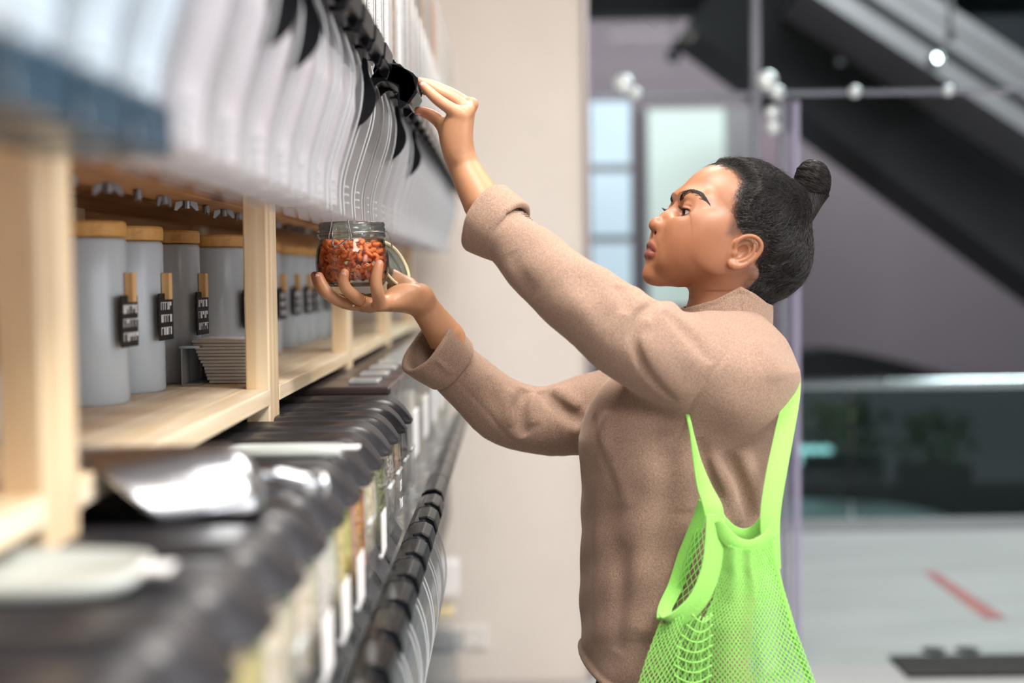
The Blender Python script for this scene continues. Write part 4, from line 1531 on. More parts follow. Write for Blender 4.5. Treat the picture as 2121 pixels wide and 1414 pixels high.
lw = 1 - sstep(.8, 1.15, lipd)
HEADC = SKIN[None, :] * np.ones((len(A_), 1))
cheek = np.exp(-(np.linalg.norm(A_ - C(1430, 500, 55), axis=1) / 45) ** 2)
HEADC = HEADC * (1 - cheek[:, None] * np.array([0.02, .10, .12]))
nos = np.exp(-(np.linalg.norm(A_ - C(1352, 463, 0), axis=1) / 18) ** 2)
HEADC = HEADC * (1 - nos[:, None] * np.array([0.0, .06, .06]))
fore = np.exp(-(np.linalg.norm(A_ - C(1450, 385, 40), axis=1) / 60) ** 2)
HEADC = HEADC * (1 + fore[:, None] * np.array([.10, .13, .15]))
HEADC = HEADC * (1 - lw[:, None]) + LIPC * lw[:, None]
HEADW = h2w(HEADV)

# ------------------------------------------------------------------ hair volume
HAIRPOLY = [C(1478, 341, 8), C(1500, 346, 35), C(1522, 358, 60), C(1535, 378, 80), C(1527, 402, 92), C(1521, 425, 95), C(1518, 450, 97), C(1510, 470, 98), C(1507, 484, 98), C(1518, 489, 99),
            C(1540, 483, 100), C(1566, 484, 100), C(1584, 505, 100), C(1582, 525, 98), C(1570, 548, 92), C(1556, 566, 86), C(1540, 590, 80), C(1545, 620, 78),
            C(1572, 640, 60), C(1700, 640, 0), C(1800, 400, 0), C(1600, 200, 0), C(1440, 250, 0)]
HPOLY = np.array([(q[0], q[2]) for q in HAIRPOLY])
def poly_sd(x, z, poly):
    """signed distance, positive inside"""
    best = np.full(x.shape, 1e9, np.float32)
    ins = np.zeros(x.shape, bool)
    n = len(poly)
    for i in range(n):
        ax, az = poly[i]
        bx, bz = poly[(i + 1) % n]
        ex, ez = bx - ax, bz - az
        t = np.clip(((x - ax) * ex + (z - az) * ez) / (ex * ex + ez * ez + 1e-9), 0, 1)
        best = np.minimum(best, np.hypot(x - ax - t * ex, z - az - t * ez))
        cond = ((az > z) != (bz > z)) & (x < (bx - ax) * (z - az) / (bz - az + 1e-12) + ax)
        ins ^= cond
    return np.where(ins, best, -best)
_sd = poly_sd(HEADV[:, 0], HEADV[:, 2], HPOLY)
_ear = np.exp(-(np.linalg.norm(A_ - C(1545, 522, 104), axis=1) / 36) ** 6)
HEADC = HEADC * (1 - (.62 * sstep(-11, 7, _sd) * (1 - _ear))[:, None] * np.array([1, 1.02, 1.02]))      # hair roots showing through the scalp
def build_hair():
    st = 2.2
    v = Vol((-110, -150, -215), (190, 150, 160), st)
    v.ell(D(1532, 455), (137, 105, 114), RH)
    v.cone(D(1530, 545, 0), D(1500, 690, 0), 70, 80, k=34)
    v.ell(D(1610, 540, 0), (62, 74, 76), rotxz(30), k=50)       # nape
    v.ell(C(1626, 434, 0), (40, 46, 40), k=30)       # drawn up to the bun
    X = v.ax[0][:, None] + 0 * v.ax[2][None, :]
    Z = 0 * v.ax[0][:, None] + v.ax[2][None, :]
    sd = poly_sd(X, Z, HPOLY)
    top = sstep(-40, 90, Z) * 7
    v.base = v.f.copy()
    T = (9.5 + top) * sstep(0, 34, sd) - 3.0
    T = np.where(sd < 4, -40, T)
    v.f -= T[:, None, :].astype(np.float32)
    # clumpy relief combed towards the bun
    V, F = v.mesh()
    return v, V, F
HRV, HAIRV, HAIRF = build_hair()
HAIRV = smooth_mesh(HAIRV, HAIRF, 3, .5)
BUNB = C(1668, 430, 0)
BUNC = C(1683, 381, 0)

def build_bun():
    v = Vol((BUNC[0] - 60, -60, BUNC[2] - 85), (BUNC[0] + 60, 60, BUNC[2] + 70), 1.6)
    R = rotxz(-8)
    v.ell(BUNC + np.array([0, 0, 6.0]), (36, 38, 43), R)
    v.cone(BUNB + np.array([-20, 0, -18]), BUNC + np.array([4, 0, -14]), 33, 29, k=8)
    # wound coils
    for k, (zc, r, tl) in enumerate(((30, 22, .5), (14, 33, .45), (-4, 36, .4), (-22, 30, .3), (-38, 24, .2))):
        pts = []
        for i in range(25):
            a = 2 * math.pi * i / 24
            pts.append(BUNC + np.array([math.cos(a) * r, math.sin(a) * r * 1.03, zc + 6 + math.cos(a) * r * tl * -1]))
        v.fold(pts, 5.0, 3.0, n=0)
    V, F = v.mesh()
    return smooth_mesh(V, F, 2, .4), F
BUNV, BUNF = build_bun()

# hair strands ------------------------------------------------------
def vnormals(V, F):
    n = np.cross(V[F[:, 2]] - V[F[:, 0]], V[F[:, 3]] - V[F[:, 1]])
    N = np.zeros_like(V)
    for c in range(4):
        np.add.at(N, F[:, c], n)
    return N / (np.linalg.norm(N, axis=1)[:, None] + 1e-12)
def strands(paths, radii, seg=3):
    """paths: (n, m, 3) -> tapered thin tubes as arrays"""
    n, m, _ = paths.shape
    T = np.gradient(paths, axis=1)
    T /= np.linalg.norm(T, axis=2)[..., None] + 1e-12
    ref = np.array([.3, .5, .8])
    U = np.cross(T, ref)
    U /= np.linalg.norm(U, axis=2)[..., None] + 1e-12
    W = np.cross(T, U)
    V = np.zeros((n, m, seg, 3))
    for k in range(seg):
        a = 2 * math.pi * k / seg
        V[:, :, k] = paths + (U * math.cos(a) + W * math.sin(a)) * radii[:, :, None]
    idx = np.arange(n * m * seg).reshape(n, m, seg)
    F = []
    for k in range(seg):
        k2 = (k + 1) % seg
        F.append(np.stack([idx[:, :-1, k], idx[:, :-1, k2], idx[:, 1:, k2], idx[:, 1:, k]], -1).reshape(-1, 4))
    return V.reshape(-1, 3), np.concatenate(F)
def hair_thick(x, z):
    sd = poly_sd(x, z, HPOLY)
    return np.maximum((9.5 + sstep(-40, 90, z) * 7) * sstep(0, 34, sd) - 3.0, 0.0)
def samp(f, q):
    g = np.clip((q - HRV.lo) / HRV.h, 1, np.array(f.shape) - 2.001)
    i = g.astype(int)
    t = g - i
    out = 0
    for a in (0, 1):
        for b in (0, 1):
            for c in (0, 1):
                wgt = (t[:, 0] if a else 1 - t[:, 0]) * (t[:, 1] if b else 1 - t[:, 1]) * (t[:, 2] if c else 1 - t[:, 2])
                out = out + wgt * f[i[:, 0] + a, i[:, 1] + b, i[:, 2] + c]
    return out
def grow_hair(n, m, step, seed, lift=(0.2, 1.8), wob=1.2, fuzz=0.0, edge=False, rad=.40, drift=.12):
    r = np.random.default_rng(seed)
    src = HEADV if edge else HAIRV
    sd = poly_sd(src[:, 0], src[:, 2], HPOLY)
    if edge:
        pr = np.exp(-((sd - 5) / 6.5) ** 2) * (np.abs(src[:, 2]) < 190) * (src[:, 0] < 60) * (src[:, 2] > -185)
        # keep the ears clear
        ear = np.exp(-(np.linalg.norm(np.abs(src) * np.array([0, 1, 0]) + src * np.array([1, 0, 1]) - C(1545, 522, 104), axis=1) / 34) ** 6)
        pr = pr * (1 - ear)
    else:
        pr = ((sd > 4.0) & (src[:, 2] > -190) & (np.linalg.norm(src - BUNB, axis=1) > 16)).astype(float)
    pick = r.choice(len(src), n, p=pr / pr.sum())
    p = src[pick] + r.normal(size=(n, 3)) * 1.0
    off = r.uniform(*lift, n)
    paths = np.zeros((n, m, 3))
    ph = r.uniform(0, 6.28, n)
    fr = r.uniform(.5, 1.2, n)
    dr = r.normal(size=(n, 3)) * drift
    f = np.minimum(HRV.base, 60)
    for k in range(m):
        g = np.stack([samp(f, p + e) - samp(f, p - e) for e in np.eye(3) * 2.5], 1)
        g = g / (np.linalg.norm(g, axis=1)[:, None] + 1e-9)
        p = p - g * np.clip(samp(f, p) - hair_thick(p[:, 0], p[:, 2]) - off, -3, 3)[:, None]
        wv = np.cross(g, BUNB - p)
        wv /= np.linalg.norm(wv, axis=1)[:, None] + 1e-9
        paths[:, k] = p + wv * (wob * np.sin(ph + fr * k * 1.6))[:, None] + g * (fuzz * (k / m) ** 1.5 * (1 + np.sin(ph * 3)))[:, None]
        d = BUNB + np.array([0, 0, 4.0]) - p
        dist = np.linalg.norm(d, axis=1)[:, None]
        d = d / (dist + 1e-9) + dr
        d = d - g * (d * g).sum(1)[:, None]
        d /= np.linalg.norm(d, axis=1)[:, None] + 1e-9
        p = p + d * step * np.clip(dist / 30, .1, 1)
    rd = np.full((n, m), rad) * np.linspace(1, .35, m)[None, :]
    rd[:, 0] *= .5
    return paths, rd
def bun_hair(n, seed):
    """wound strands: arcs of tilted circles over the bun, plus the pulled-up base"""
    r = np.random.default_rng(seed)
    m = 14
    paths = np.zeros((n, m, 3))
    ax = np.array([.42, 0, .9])[None, :] + r.normal(size=(n, 3)) * np.array([.16, .16, .10])
    ax /= np.linalg.norm(ax, axis=1)[:, None]
    u = np.cross(ax, np.array([0, 1.0, 0.02]))
    u /= np.linalg.norm(u, axis=1)[:, None]
    w_ = np.cross(ax, u)
    h = np.clip(r.uniform(-.96, .99, n), -1, 1)
    a0 = r.uniform(0, 6.28, n)
    span = r.uniform(.8, 1.8, n)
    sc = np.array([36.5, 38.5, 44]) * 1.0
    off = r.uniform(.985, 1.045, n)
    for k in range(m):
        a = a0 + span * k / (m - 1)
        hh = h + .10 * np.sin(a * 1.3 + a0)
        hh = np.clip(hh, -.99, .99)
        q = ax * hh[:, None] + (u * np.cos(a)[:, None] + w_ * np.sin(a)[:, None]) * np.sqrt(1 - hh ** 2)[:, None]
        paths[:, k] = BUNC + np.array([0, 0, 6.0]) + q * sc * off[:, None]
    nb = n // 3
    b = np.zeros((nb, m, 3))
    an = r.uniform(0, 6.28, nb)
    for k in range(m):
        t = k / (m - 1)
        c = (BUNB + np.array([-20, 0, -18])) * (1 - t) + (BUNC + np.array([4, 0, -14])) * t
        rr = 33.6 - 4.0 * t + 8 * max(0, t - .7) + r.uniform(-.4, .9, nb)
        aa = an + .9 * t
        ex, ez = np.array([.93, 0, -.37]), np.array([0, 1, 0])
        b[:, k] = c + rr[:, None] * (np.cos(aa)[:, None] * ex + np.sin(aa)[:, None] * ez)
    paths = np.concatenate([paths, b])
    return paths, np.full(paths.shape[:2], .5) * np.sin(np.linspace(.3, 2.9, m))[None, :]
# ------------------------------------------------------------------ assemble head details
PB = Vector((0.235, 1.97, 0.0))
M['eyewhite'] = pmat('eye_white', 'e6e0dc', 0.12, var=0.04, scale=300)
M['iris'] = pmat('dark_brown_iris', '2a1710', 0.08, var=0.3, scale=600)
M['brow'] = pmat('eyebrow_hair', '1c1412', 0.6, var=0.3, scale=200)
def head_extras(root):
    hc = obj('hair', (h2w(HAIRV), HAIRF), M['haircap'], root, smooth=True)
    pa, ra = grow_hair(9000, 10, 6.0, 3, lift=(0.2, 2.6), wob=1.9, drift=.22)
    V, F = strands(pa, ra)
    o = obj('hair_strands', (h2w(V), F), M['hair'], hc, smooth=True)
    o['kind'] = 'stuff'
    pa, ra = grow_hair(4200, 7, 3.4, 5, lift=(0.1, 1.8), wob=1.5, fuzz=1.4, edge=True, rad=.22, drift=.6)
    V, F = strands(pa, ra)
    o = obj('baby_hairs', (h2w(V), F), M['hair'], hc, smooth=True)
    o['kind'] = 'stuff'
    pa, ra = grow_hair(1500, 9, 4.2, 8, lift=(0.8, 4), wob=2.4, fuzz=5.0, rad=.20, drift=.9)
    V, F = strands(pa, ra)
    o = obj('flyaway_hairs', (h2w(V), F), M['hair'], hc, smooth=True)
    o['kind'] = 'stuff'
    bn = obj('hair_bun', (h2w(BUNV), BUNF), M['haircap'], root, smooth=True)
    pa, ra = bun_hair(1500, 4)
    V, F = strands(pa, ra)
    o = obj('bun_strands', (h2w(V), F), M['hair'], bn, smooth=True)
    o['kind'] = 'stuff'
    for s in (1, -1):
        sg = np.array([1, s, 1])
        e = EYE * sg
        gz = GAZE * sg
        mb = MB().lathe([(18 * math.sin(a), -18 * math.cos(a)) for a in np.linspace(0.01, 3.13, 20)], 28)
        eb = obj('eyeball', (h2w(np.array(mb.v) + e).tolist(), mb.f), M['eyewhite'], root, smooth=True)
        mb = MB().lathe([(18.25 * math.sin(a), 18.25 * math.cos(a)) for a in np.linspace(0.01, .60, 7)], 24, close_bottom=False)
        q = Vector((0, 0, 1)).rotation_difference(Vector(gz)).to_matrix()
        V = np.array([q @ Vector(p) for p in mb.v]) + e
        obj('iris', (h2w(V).tolist(), mb.f), M['iris'], eb, smooth=True)
        r = np.random.default_rng(3)
        paths = []
        for up, n, ln in ((1, 60, 10.5), (-1, 30, 5.0)):
            for i in range(n):
                ph = math.radians(-38 + 100 * i / (n - 1)) + r.normal() * .02
                el = (.30 if up > 0 else -.36) * math.cos(ph * 1.15) + .03
                d = np.array([-math.cos(ph), math.sin(ph), el])
                d /= np.linalg.norm(d)
                b0 = e * sg + d * 19.2
                out = d + np.array([-.15, .35 * math.sin(ph), .20 * up])
                out /= np.linalg.norm(out)
                L = ln * r.uniform(.75, 1.1) * (.45 + .55 * min(1, i / (n * .45)))
                pt = [b0 + out * L * t + np.array([0, 0, up]) * L * .35 * t * t for t in np.linspace(0, 1, 5)]
                paths.append(np.array(pt) * sg)
        paths = np.array(paths)
        rad = np.full(paths.shape[:2], .42) * np.linspace(1, .2, 5)[None, :]
        V, F = strands(paths, rad)
        o = obj('eyelashes', (h2w(V), F), M['brow'], root)
        o['kind'] = 'stuff'
        # brow: hairs laid along a traced arch
        arch = [C(1413, 412, 20), C(1420, 406, 30), C(1434, 402.5, 42), C(1446, 406, 54), C(1456, 414, 63), C(1465, 426, 69)]
        arch = np.array(cr(arch, 6))
        paths = []
        fb = HV.f
        def hs(p):
            g = np.clip((p - HV.lo) / HV.h, 0, np.array(fb.shape) - 1.01)
            i = g.astype(int)
            t_ = g - i
            c8 = fb[i[0]:i[0] + 2, i[1]:i[1] + 2, i[2]:i[2] + 2].clip(-20, 20)
            c8 = c8[0] * (1 - t_[0]) + c8[1] * t_[0]
            c8 = c8[0] * (1 - t_[1]) + c8[1] * t_[1]
            return float(c8[0] * (1 - t_[2]) + c8[1] * t_[2])
        for i in range(240):
            t = r.uniform(0, 1) ** .9 * (len(arch) - 2)
            k = int(t)
            p = arch[k] + (arch[k + 1] - arch[k]) * (t - k)
            tan = arch[k + 1] - arch[k]
            tan /= np.linalg.norm(tan)
            wid = np.interp(t / len(arch), [0, .15, .55, 1], [3.6, 5.0, 4.2, 2.4])
            p = p + np.array([.0, 0, 1]) * r.uniform(-1, 1) * wid
            dirv = tan * 1.0 + np.array([0, 0, 1]) * r.uniform(.0, .45) * (1 - t / len(arch))
            L = r.uniform(6, 10)
            pts = []
            for q in np.linspace(0, 1, 4):
                w_ = p + dirv * L * q
                for _ in range(8):          # settle on the skin
                    nrm = np.array([hs(w_ + q_) - hs(w_ - q_) for q_ in np.eye(3) * 3.0])
                    nrm = nrm / (np.linalg.norm(nrm) + 1e-6)
                    w_ = w_ - nrm * np.clip(hs(w_) - .6, -3, 3) * .8
                pts.append(w_)
            paths.append(np.array(pts) * sg)
        paths = np.array(paths)
        rad = np.full(paths.shape[:2], .44) * np.array([.7, 1, .9, .3])[None, :]
        V, F = strands(paths, rad)
        o = obj('eyebrow', (h2w(V), F), M['brow'], root)
# ------------------------------------------------------------------ bare arms and hands (world metres, joints traced at their own depth)
def px_r(r, Y): return r * Y / FPX
NAILS = []
def finger(v, pts, rs, k=.004, nail=None, nail_dir=None):
    """pts: list of (px, py, Y); rs in px at ~1.95"""
    W = [N3(*p) for p in pts]
    R = [px_r(r, 1.95) for r in rs]
    n = len(W)
    W2 = [np.array(q) for q in cr(W, 4)]
    R2 = list(np.interp(np.linspace(0, n - 1, len(W2)), range(n), R))
    v.chain(W2, R2, k=k)
    if nail is not None:
        d = W[-1] - W[-2]
        d /= np.linalg.norm(d)
        nd = np.array(nail, float)
        nd = nd - d * (nd @ d)
        nd /= np.linalg.norm(nd)
        NAILS.append((W[-1] + nd * R[-1] * .80 - d * R[-1] * .25, d, nd, R[-1]))
def build_left_hand():
    """raised hand, seen from its little-finger side"""
    lo = N3(850, 480, 1.86) - .02
    hi = N3(1075, 150, 2.0) + .02
    a = np.minimum(lo, hi); b = np.maximum(lo, hi)
    a[1], b[1] = 1.83, 2.02
    v = Vol(a, b, .00115)
    cam_flat = (np.array([0, 1.0, 0]), 1.25)
    # forearm and wrist
    v.chain([N3(1048, 500, 1.885), N3(1000, 420, 1.905), N3(964, 352, 1.922), N3(952, 322, 1.928)], [px_r(r, 1.92) for r in (45, 41, 33, 31)], flat=(np.array([.0, 1, 0]), 1.18))
    # palm and back of the hand
    mc = {'p': ((957, 238), 1.898), 'r': ((968, 226), 1.916), 'm': ((972, 219), 1.936), 'i': ((962, 215), 1.957)}
    for key, ((mx, my), Y) in mc.items():
        v.cone(N3(950, 316, 1.928 + (Y - 1.928) * .45), N3(mx, my, Y), px_r(22, 1.93), px_r(14.5, 1.93), k=.012)
    v.ell(N3(939, 276, 1.905), (px_r(23, 1.93), px_r(18, 1.93), px_r(44, 1.93)), k=.018)     # little-finger heel
    v.ell(N3(930, 280, 1.95), (px_r(19, 1.93), px_r(20, 1.93), px_r(38, 1.93)), k=.018)      # thumb heel
    # fingers
    v2 = []
    finger(v, [(957, 238, 1.898), (929, 222, 1.897), (905, 205, 1.900), (889, 190, 1.903), (876, 177, 1.906)], [14, 12.6, 11.5, 10.2, 7.8], k=.005, nail=(-.3, -1, .6))
    finger(v, [(968, 226, 1.916), (935, 203, 1.917), (908, 190, 1.919), (889, 178, 1.921), (872, 170, 1.923)], [14, 12.6, 11.6, 10.2, 7.6], k=.004, nail=(-.2, -.3, 1))
    finger(v, [(972, 219, 1.936), (938, 196, 1.938), (912, 184, 1.940), (890, 174, 1.941), (870, 168, 1.942)], [14, 12.4, 11.4, 10, 7.4], k=.004, nail=(-.2, -.3, 1))
    finger(v, [(962, 215, 1.957), (930, 198, 1.959), (908, 188, 1.960), (893, 186, 1.960), (880, 190, 1.958)], [14, 12.4, 11.4, 10, 7.4], k=.004, nail=(-.2, .3, 1))
    # thumb, on the far side, pad up under the handle
    finger(v, [(936, 290, 1.952), (916, 258, 1.960), (897, 241, 1.956), (880, 233, 1.950), (866, 229, 1.945)], [19, 15, 13, 11, 8], k=.008, nail=(-.4, -.2, -1))
    # knuckles, tendons, skin creases
    v.ell(N3(979, 214, 1.930), (px_r(9, 1.93),) * 3, k=.010)
    v.ell(N3(971, 228, 1.905), (px_r(8, 1.93),) * 3, k=.010)
    for k in range(6):
        v.fold([N3(915 + k * 2, 243 + k * 9, 1.885), N3(928 + k * 2, 246 + k * 9, 1.880), N3(942, 252 + k * 8, 1.880)], .0014, -.0007)
    for px, py in ((907, 203), (902, 208), (911, 199)):
        v.fold([N3(px - 4, py - 7, 1.893), N3(px, py, 1.888), N3(px + 5, py + 6, 1.892)], .0012, -.0005)
    for k in range(3):
        v.fold([N3(925 + k * 3, 318 + k * 5, 1.90), N3(945 + k * 2, 312 + k * 5, 1.896), N3(968, 308 + k * 5, 1.90)], .0016, -.0003)
    return v.mesh()
def build_right_hand():
    """hand holding the jar from below, seen from its little-finger side"""
    a = np.array([N3(635, 600, 1.97)[0], 1.89, N3(700, 730, 1.97)[2]])
    b = np.array([N3(960, 600, 1.97)[0], 2.10, N3(700, 530, 1.97)[2]])
    v = Vol(a, b, .00115)
    v.chain([N3(955, 760, 2.04), N3(925, 700, 2.03), N3(893, 655, 2.02), N3(872, 625, 2.012)], [px_r(r, 2.0) for r in (44, 39, 32, 30)], flat=(np.array([0, 1, 0]), 1.2))
    mc = {'p': ((788, 628), 1.950), 'r': ((766, 632), 1.968), 'm': ((752, 630), 1.988), 'i': ((748, 624), 2.008)}
    for key, ((mx, my), Y) in mc.items():
        v.cone(N3(866, 618, 2.010 + (Y - 2.0) * .4), N3(mx, my, Y), px_r(25, 2.0), px_r(14, 2.0), k=.012)
    v.ell(N3(838, 606, 1.975), (px_r(36, 2.0), px_r(20, 2.0), px_r(19, 2.0)), rotxz(-8), k=.012)
    v.ell(N3(836, 598, 2.035), (px_r(36, 2.0), px_r(22, 2.0), px_r(24, 2.0)), rotxz(12), k=.014)   # thumb mound
    # little finger, straight up over the front of the jar
    finger(v, [(788, 630, 1.948), (781, 602, 1.926), (779, 578, 1.921), (783, 556, 1.921), (786, 546, 1.922)], [14.5, 12.8, 12, 10.8, 8.5], k=.006, nail=(0, -1, .1))
    finger(v, [(766, 632, 1.966), (741, 618, 1.950), (719, 600, 1.932), (711, 582, 1.925), (714, 565, 1.921)], [14, 13, 12.4, 11.4, 9], k=.006, nail=(-.15, -1, .1))
    finger(v, [(752, 631, 1.986), (718, 628, 1.964), (686, 613, 1.946), (669, 592, 1.944), (661, 572, 1.946)], [14, 13, 12.6, 11.6, 9], k=.006, nail=(-.6, -.8, .1))
    finger(v, [(748, 625, 2.006), (708, 622, 1.998), (676, 608, 1.992), (660, 588, 1.990), (652, 570, 1.990)], [14, 13, 12, 11, 8.5], k=.005, nail=(-1, -.1, .1))
    # thumb behind the jar
    finger(v, [(842, 594, 2.036), (815, 572, 2.050), (785, 557, 2.052), (760, 548, 2.050)], [20, 15, 12.5, 10], k=.010)
    for k in range(7):
        v.fold([N3(797 + k * 9, 612, 1.955), N3(797 + k * 9.5, 622, 1.950), N3(795 + k * 10, 634, 1.952)], .0015, -.0006)
    for k in range(3):
        v.fold([N3(868 + k * 5, 640 - k * 1, 1.985), N3(858 + k * 5, 620, 1.975), N3(850 + k * 6, 598, 1.985)], .0018, -.0007)
    return v.mesh()
LHV, LHF = build_left_hand()
RHV, RHF = build_right_hand()
LHV = smooth_mesh(LHV, LHF, 2, .4)
RHV = smooth_mesh(RHV, RHF, 2, .4)
def hand_color(V, tips):
    Cc = SKIN_HAND[None, :] * np.ones((len(V), 1))
    for t, r in tips:
        g = np.exp(-(np.linalg.norm(V - t, axis=1) / r) ** 2)
        Cc = Cc * (1 - g[:, None] * np.array([-.02, .16, .14]))
    return Cc
LHC = hand_color(LHV, [(N3(872, 172, 1.93), .012), (N3(872, 231, 1.945), .016), (N3(905, 204, 1.89), .006), (N3(975, 216, 1.92), .012)])
RHC = hand_color(RHV, [(N3(786, 548, 1.92), .010), (N3(714, 566, 1.92), .010), (N3(661, 573, 1.94), .010), (N3(652, 575, 1.985), .012)])

# ------------------------------------------------------------------ sweater
def wool_mat(name, c1='b69b89', c2='72594b'):
    m, nt, b = new_mat(name)
    tc = nt.nodes.new('ShaderNodeTexCoord')
    n = nt.nodes.new('ShaderNodeTexNoise')
    n.inputs['Scale'].default_value = 620
    n.inputs['Detail'].default_value = 6
    n.inputs['Roughness'].default_value = .7
    nt.links.new(tc.outputs['Object'], n.inputs['Vector'])
    r = nt.nodes.new('ShaderNodeValToRGB')
    r.color_ramp.elements[0].position = .28
    r.color_ramp.elements[1].position = .72
    r.color_ramp.elements[0].color = lin(c2)
    r.color_ramp.elements[1].color = lin(c1)
    nt.links.new(n.outputs['Fac'], r.inputs['Fac'])
    nt.links.new(r.outputs['Color'], b.inputs['Base Color'])
    n2 = nt.nodes.new('ShaderNodeTexNoise')
    n2.inputs['Scale'].default_value = 750
    n2.inputs['Detail'].default_value = 6
    n2.inputs['Distortion'].default_value = .8
    nt.links.new(tc.outputs['Object'], n2.inputs['Vector'])
    bp = nt.nodes.new('ShaderNodeBump')
    bp.inputs['Strength'].default_value = .55
    bp.inputs['Distance'].default_value = .0012
    nt.links.new(n2.outputs['Fac'], bp.inputs['Height'])
    nt.links.new(bp.outputs[0], b.inputs['Normal'])
    b.inputs['Roughness'].default_value = .95
    b.inputs['Specular IOR Level'].default_value = .1
    b.inputs['Sheen Weight'].default_value = .38
    b.inputs['Sheen Roughness'].default_value = .45
    b.inputs['Sheen Tint'].default_value = lin('f3dccd')
    return m
M['wool'] = wool_mat('heather_brown_wool')
M['denim'] = pmat('dark_blue_denim', '3c5f94', .9, var=.25, scale=300, bump=.4, bscale=700)

YS = [644, 650, 700, 760, 850, 900, 1000, 1100, 1200, 1300, 1345, 1400, 1500]
XFRT = [1445, 1438, 1375, 1290, 1236, 1207, 1206, 1204, 1202, 1204, 1206, 1212, 1230]
XBCK = [1572, 1582, 1612, 1640, 1632, 1624, 1602, 1580, 1562, 1552, 1548, 1545, 1545]
RYS = [.055, .062, .130, .172, .165, .158, .155, .156, .160, .165, .167, .168, .168]
TZ = np.array([N3(1400, y, 1.97)[2] for y in YS])[::-1]
TX0 = np.array([N3(x, y, 1.97)[0] for x, y in zip(XFRT, YS)])[::-1]
TX1 = np.array([N3(x, y, 1.97)[0] for x, y in zip(XBCK, YS)])[::-1]
TRY = np.array(RYS)[::-1]
def torso(grow):
    def f(X, Y, Z):
        z = Z.ravel()
        x0 = np.interp(z, TZ, TX0)[None, None, :]
        x1 = np.interp(z, TZ, TX1)[None, None, :]
        ry = np.interp(z, TZ, TRY)[None, None, :] + grow
        cx, rx = (x0 + x1) / 2, (x1 - x0) / 2 + grow
        e = 2.3
        q = (np.abs((X - cx) / rx) ** e + np.abs((Y - 1.975) / ry) ** e) ** (1 / e)
        return (q - 1) * np.minimum(rx, ry) * .9
    return f
def hem_z(x):
    return np.interp(x, [N3(p, 1300, 1.97)[0] for p in (1200, 1222, 1262, 1320, 1420, 1550)], [N3(1300, q, 1.97)[2] for q in (1346, 1360, 1382, 1394, 1398, 1398)])
def tube_shell(A, B, r0, r1, th, squash=None):
    A = np.array(A); B = np.array(B)
    ax = B - A
    L = np.linalg.norm(ax)
    ax = ax / L
    def f(X, Y, Z):
        px, py, pz = X - A[0], Y - A[1], Z - A[2]
        t = px * ax[0] + py * ax[1] + pz * ax[2]
        qx, qy, qz = px - t * ax[0], py - t * ax[1], pz - t * ax[2]
        rho = np.sqrt(qx * qx + qy * qy + qz * qz)
        r = r0 + np.clip(t / L, -.2, 1.2) * (r1 - r0)
        a = np.abs(rho - r) - th / 2
        b = np.abs(t - L / 2) - L / 2
        rd = th * .45
        a2, b2 = a + rd, b + rd
        return np.minimum(np.maximum(a2, b2), 0) + np.hypot(np.maximum(a2, 0), np.maximum(b2, 0)) - rd
    return f
LCA, LCB = N3(1003, 450, 1.895), N3(1058, 482, 1.875)
RCA, RCB = N3(881, 712, 2.028), N3(938, 758, 2.046)
RCA = RCA + np.array([0, -.004, 0])
def folds(v, specs):
    for pts, wd, am in specs:
        if abs(am) > .003: am *= 1.25
        Q = [v.hit(x, y) for x, y in pts]
        v.fold(Q, wd, am)
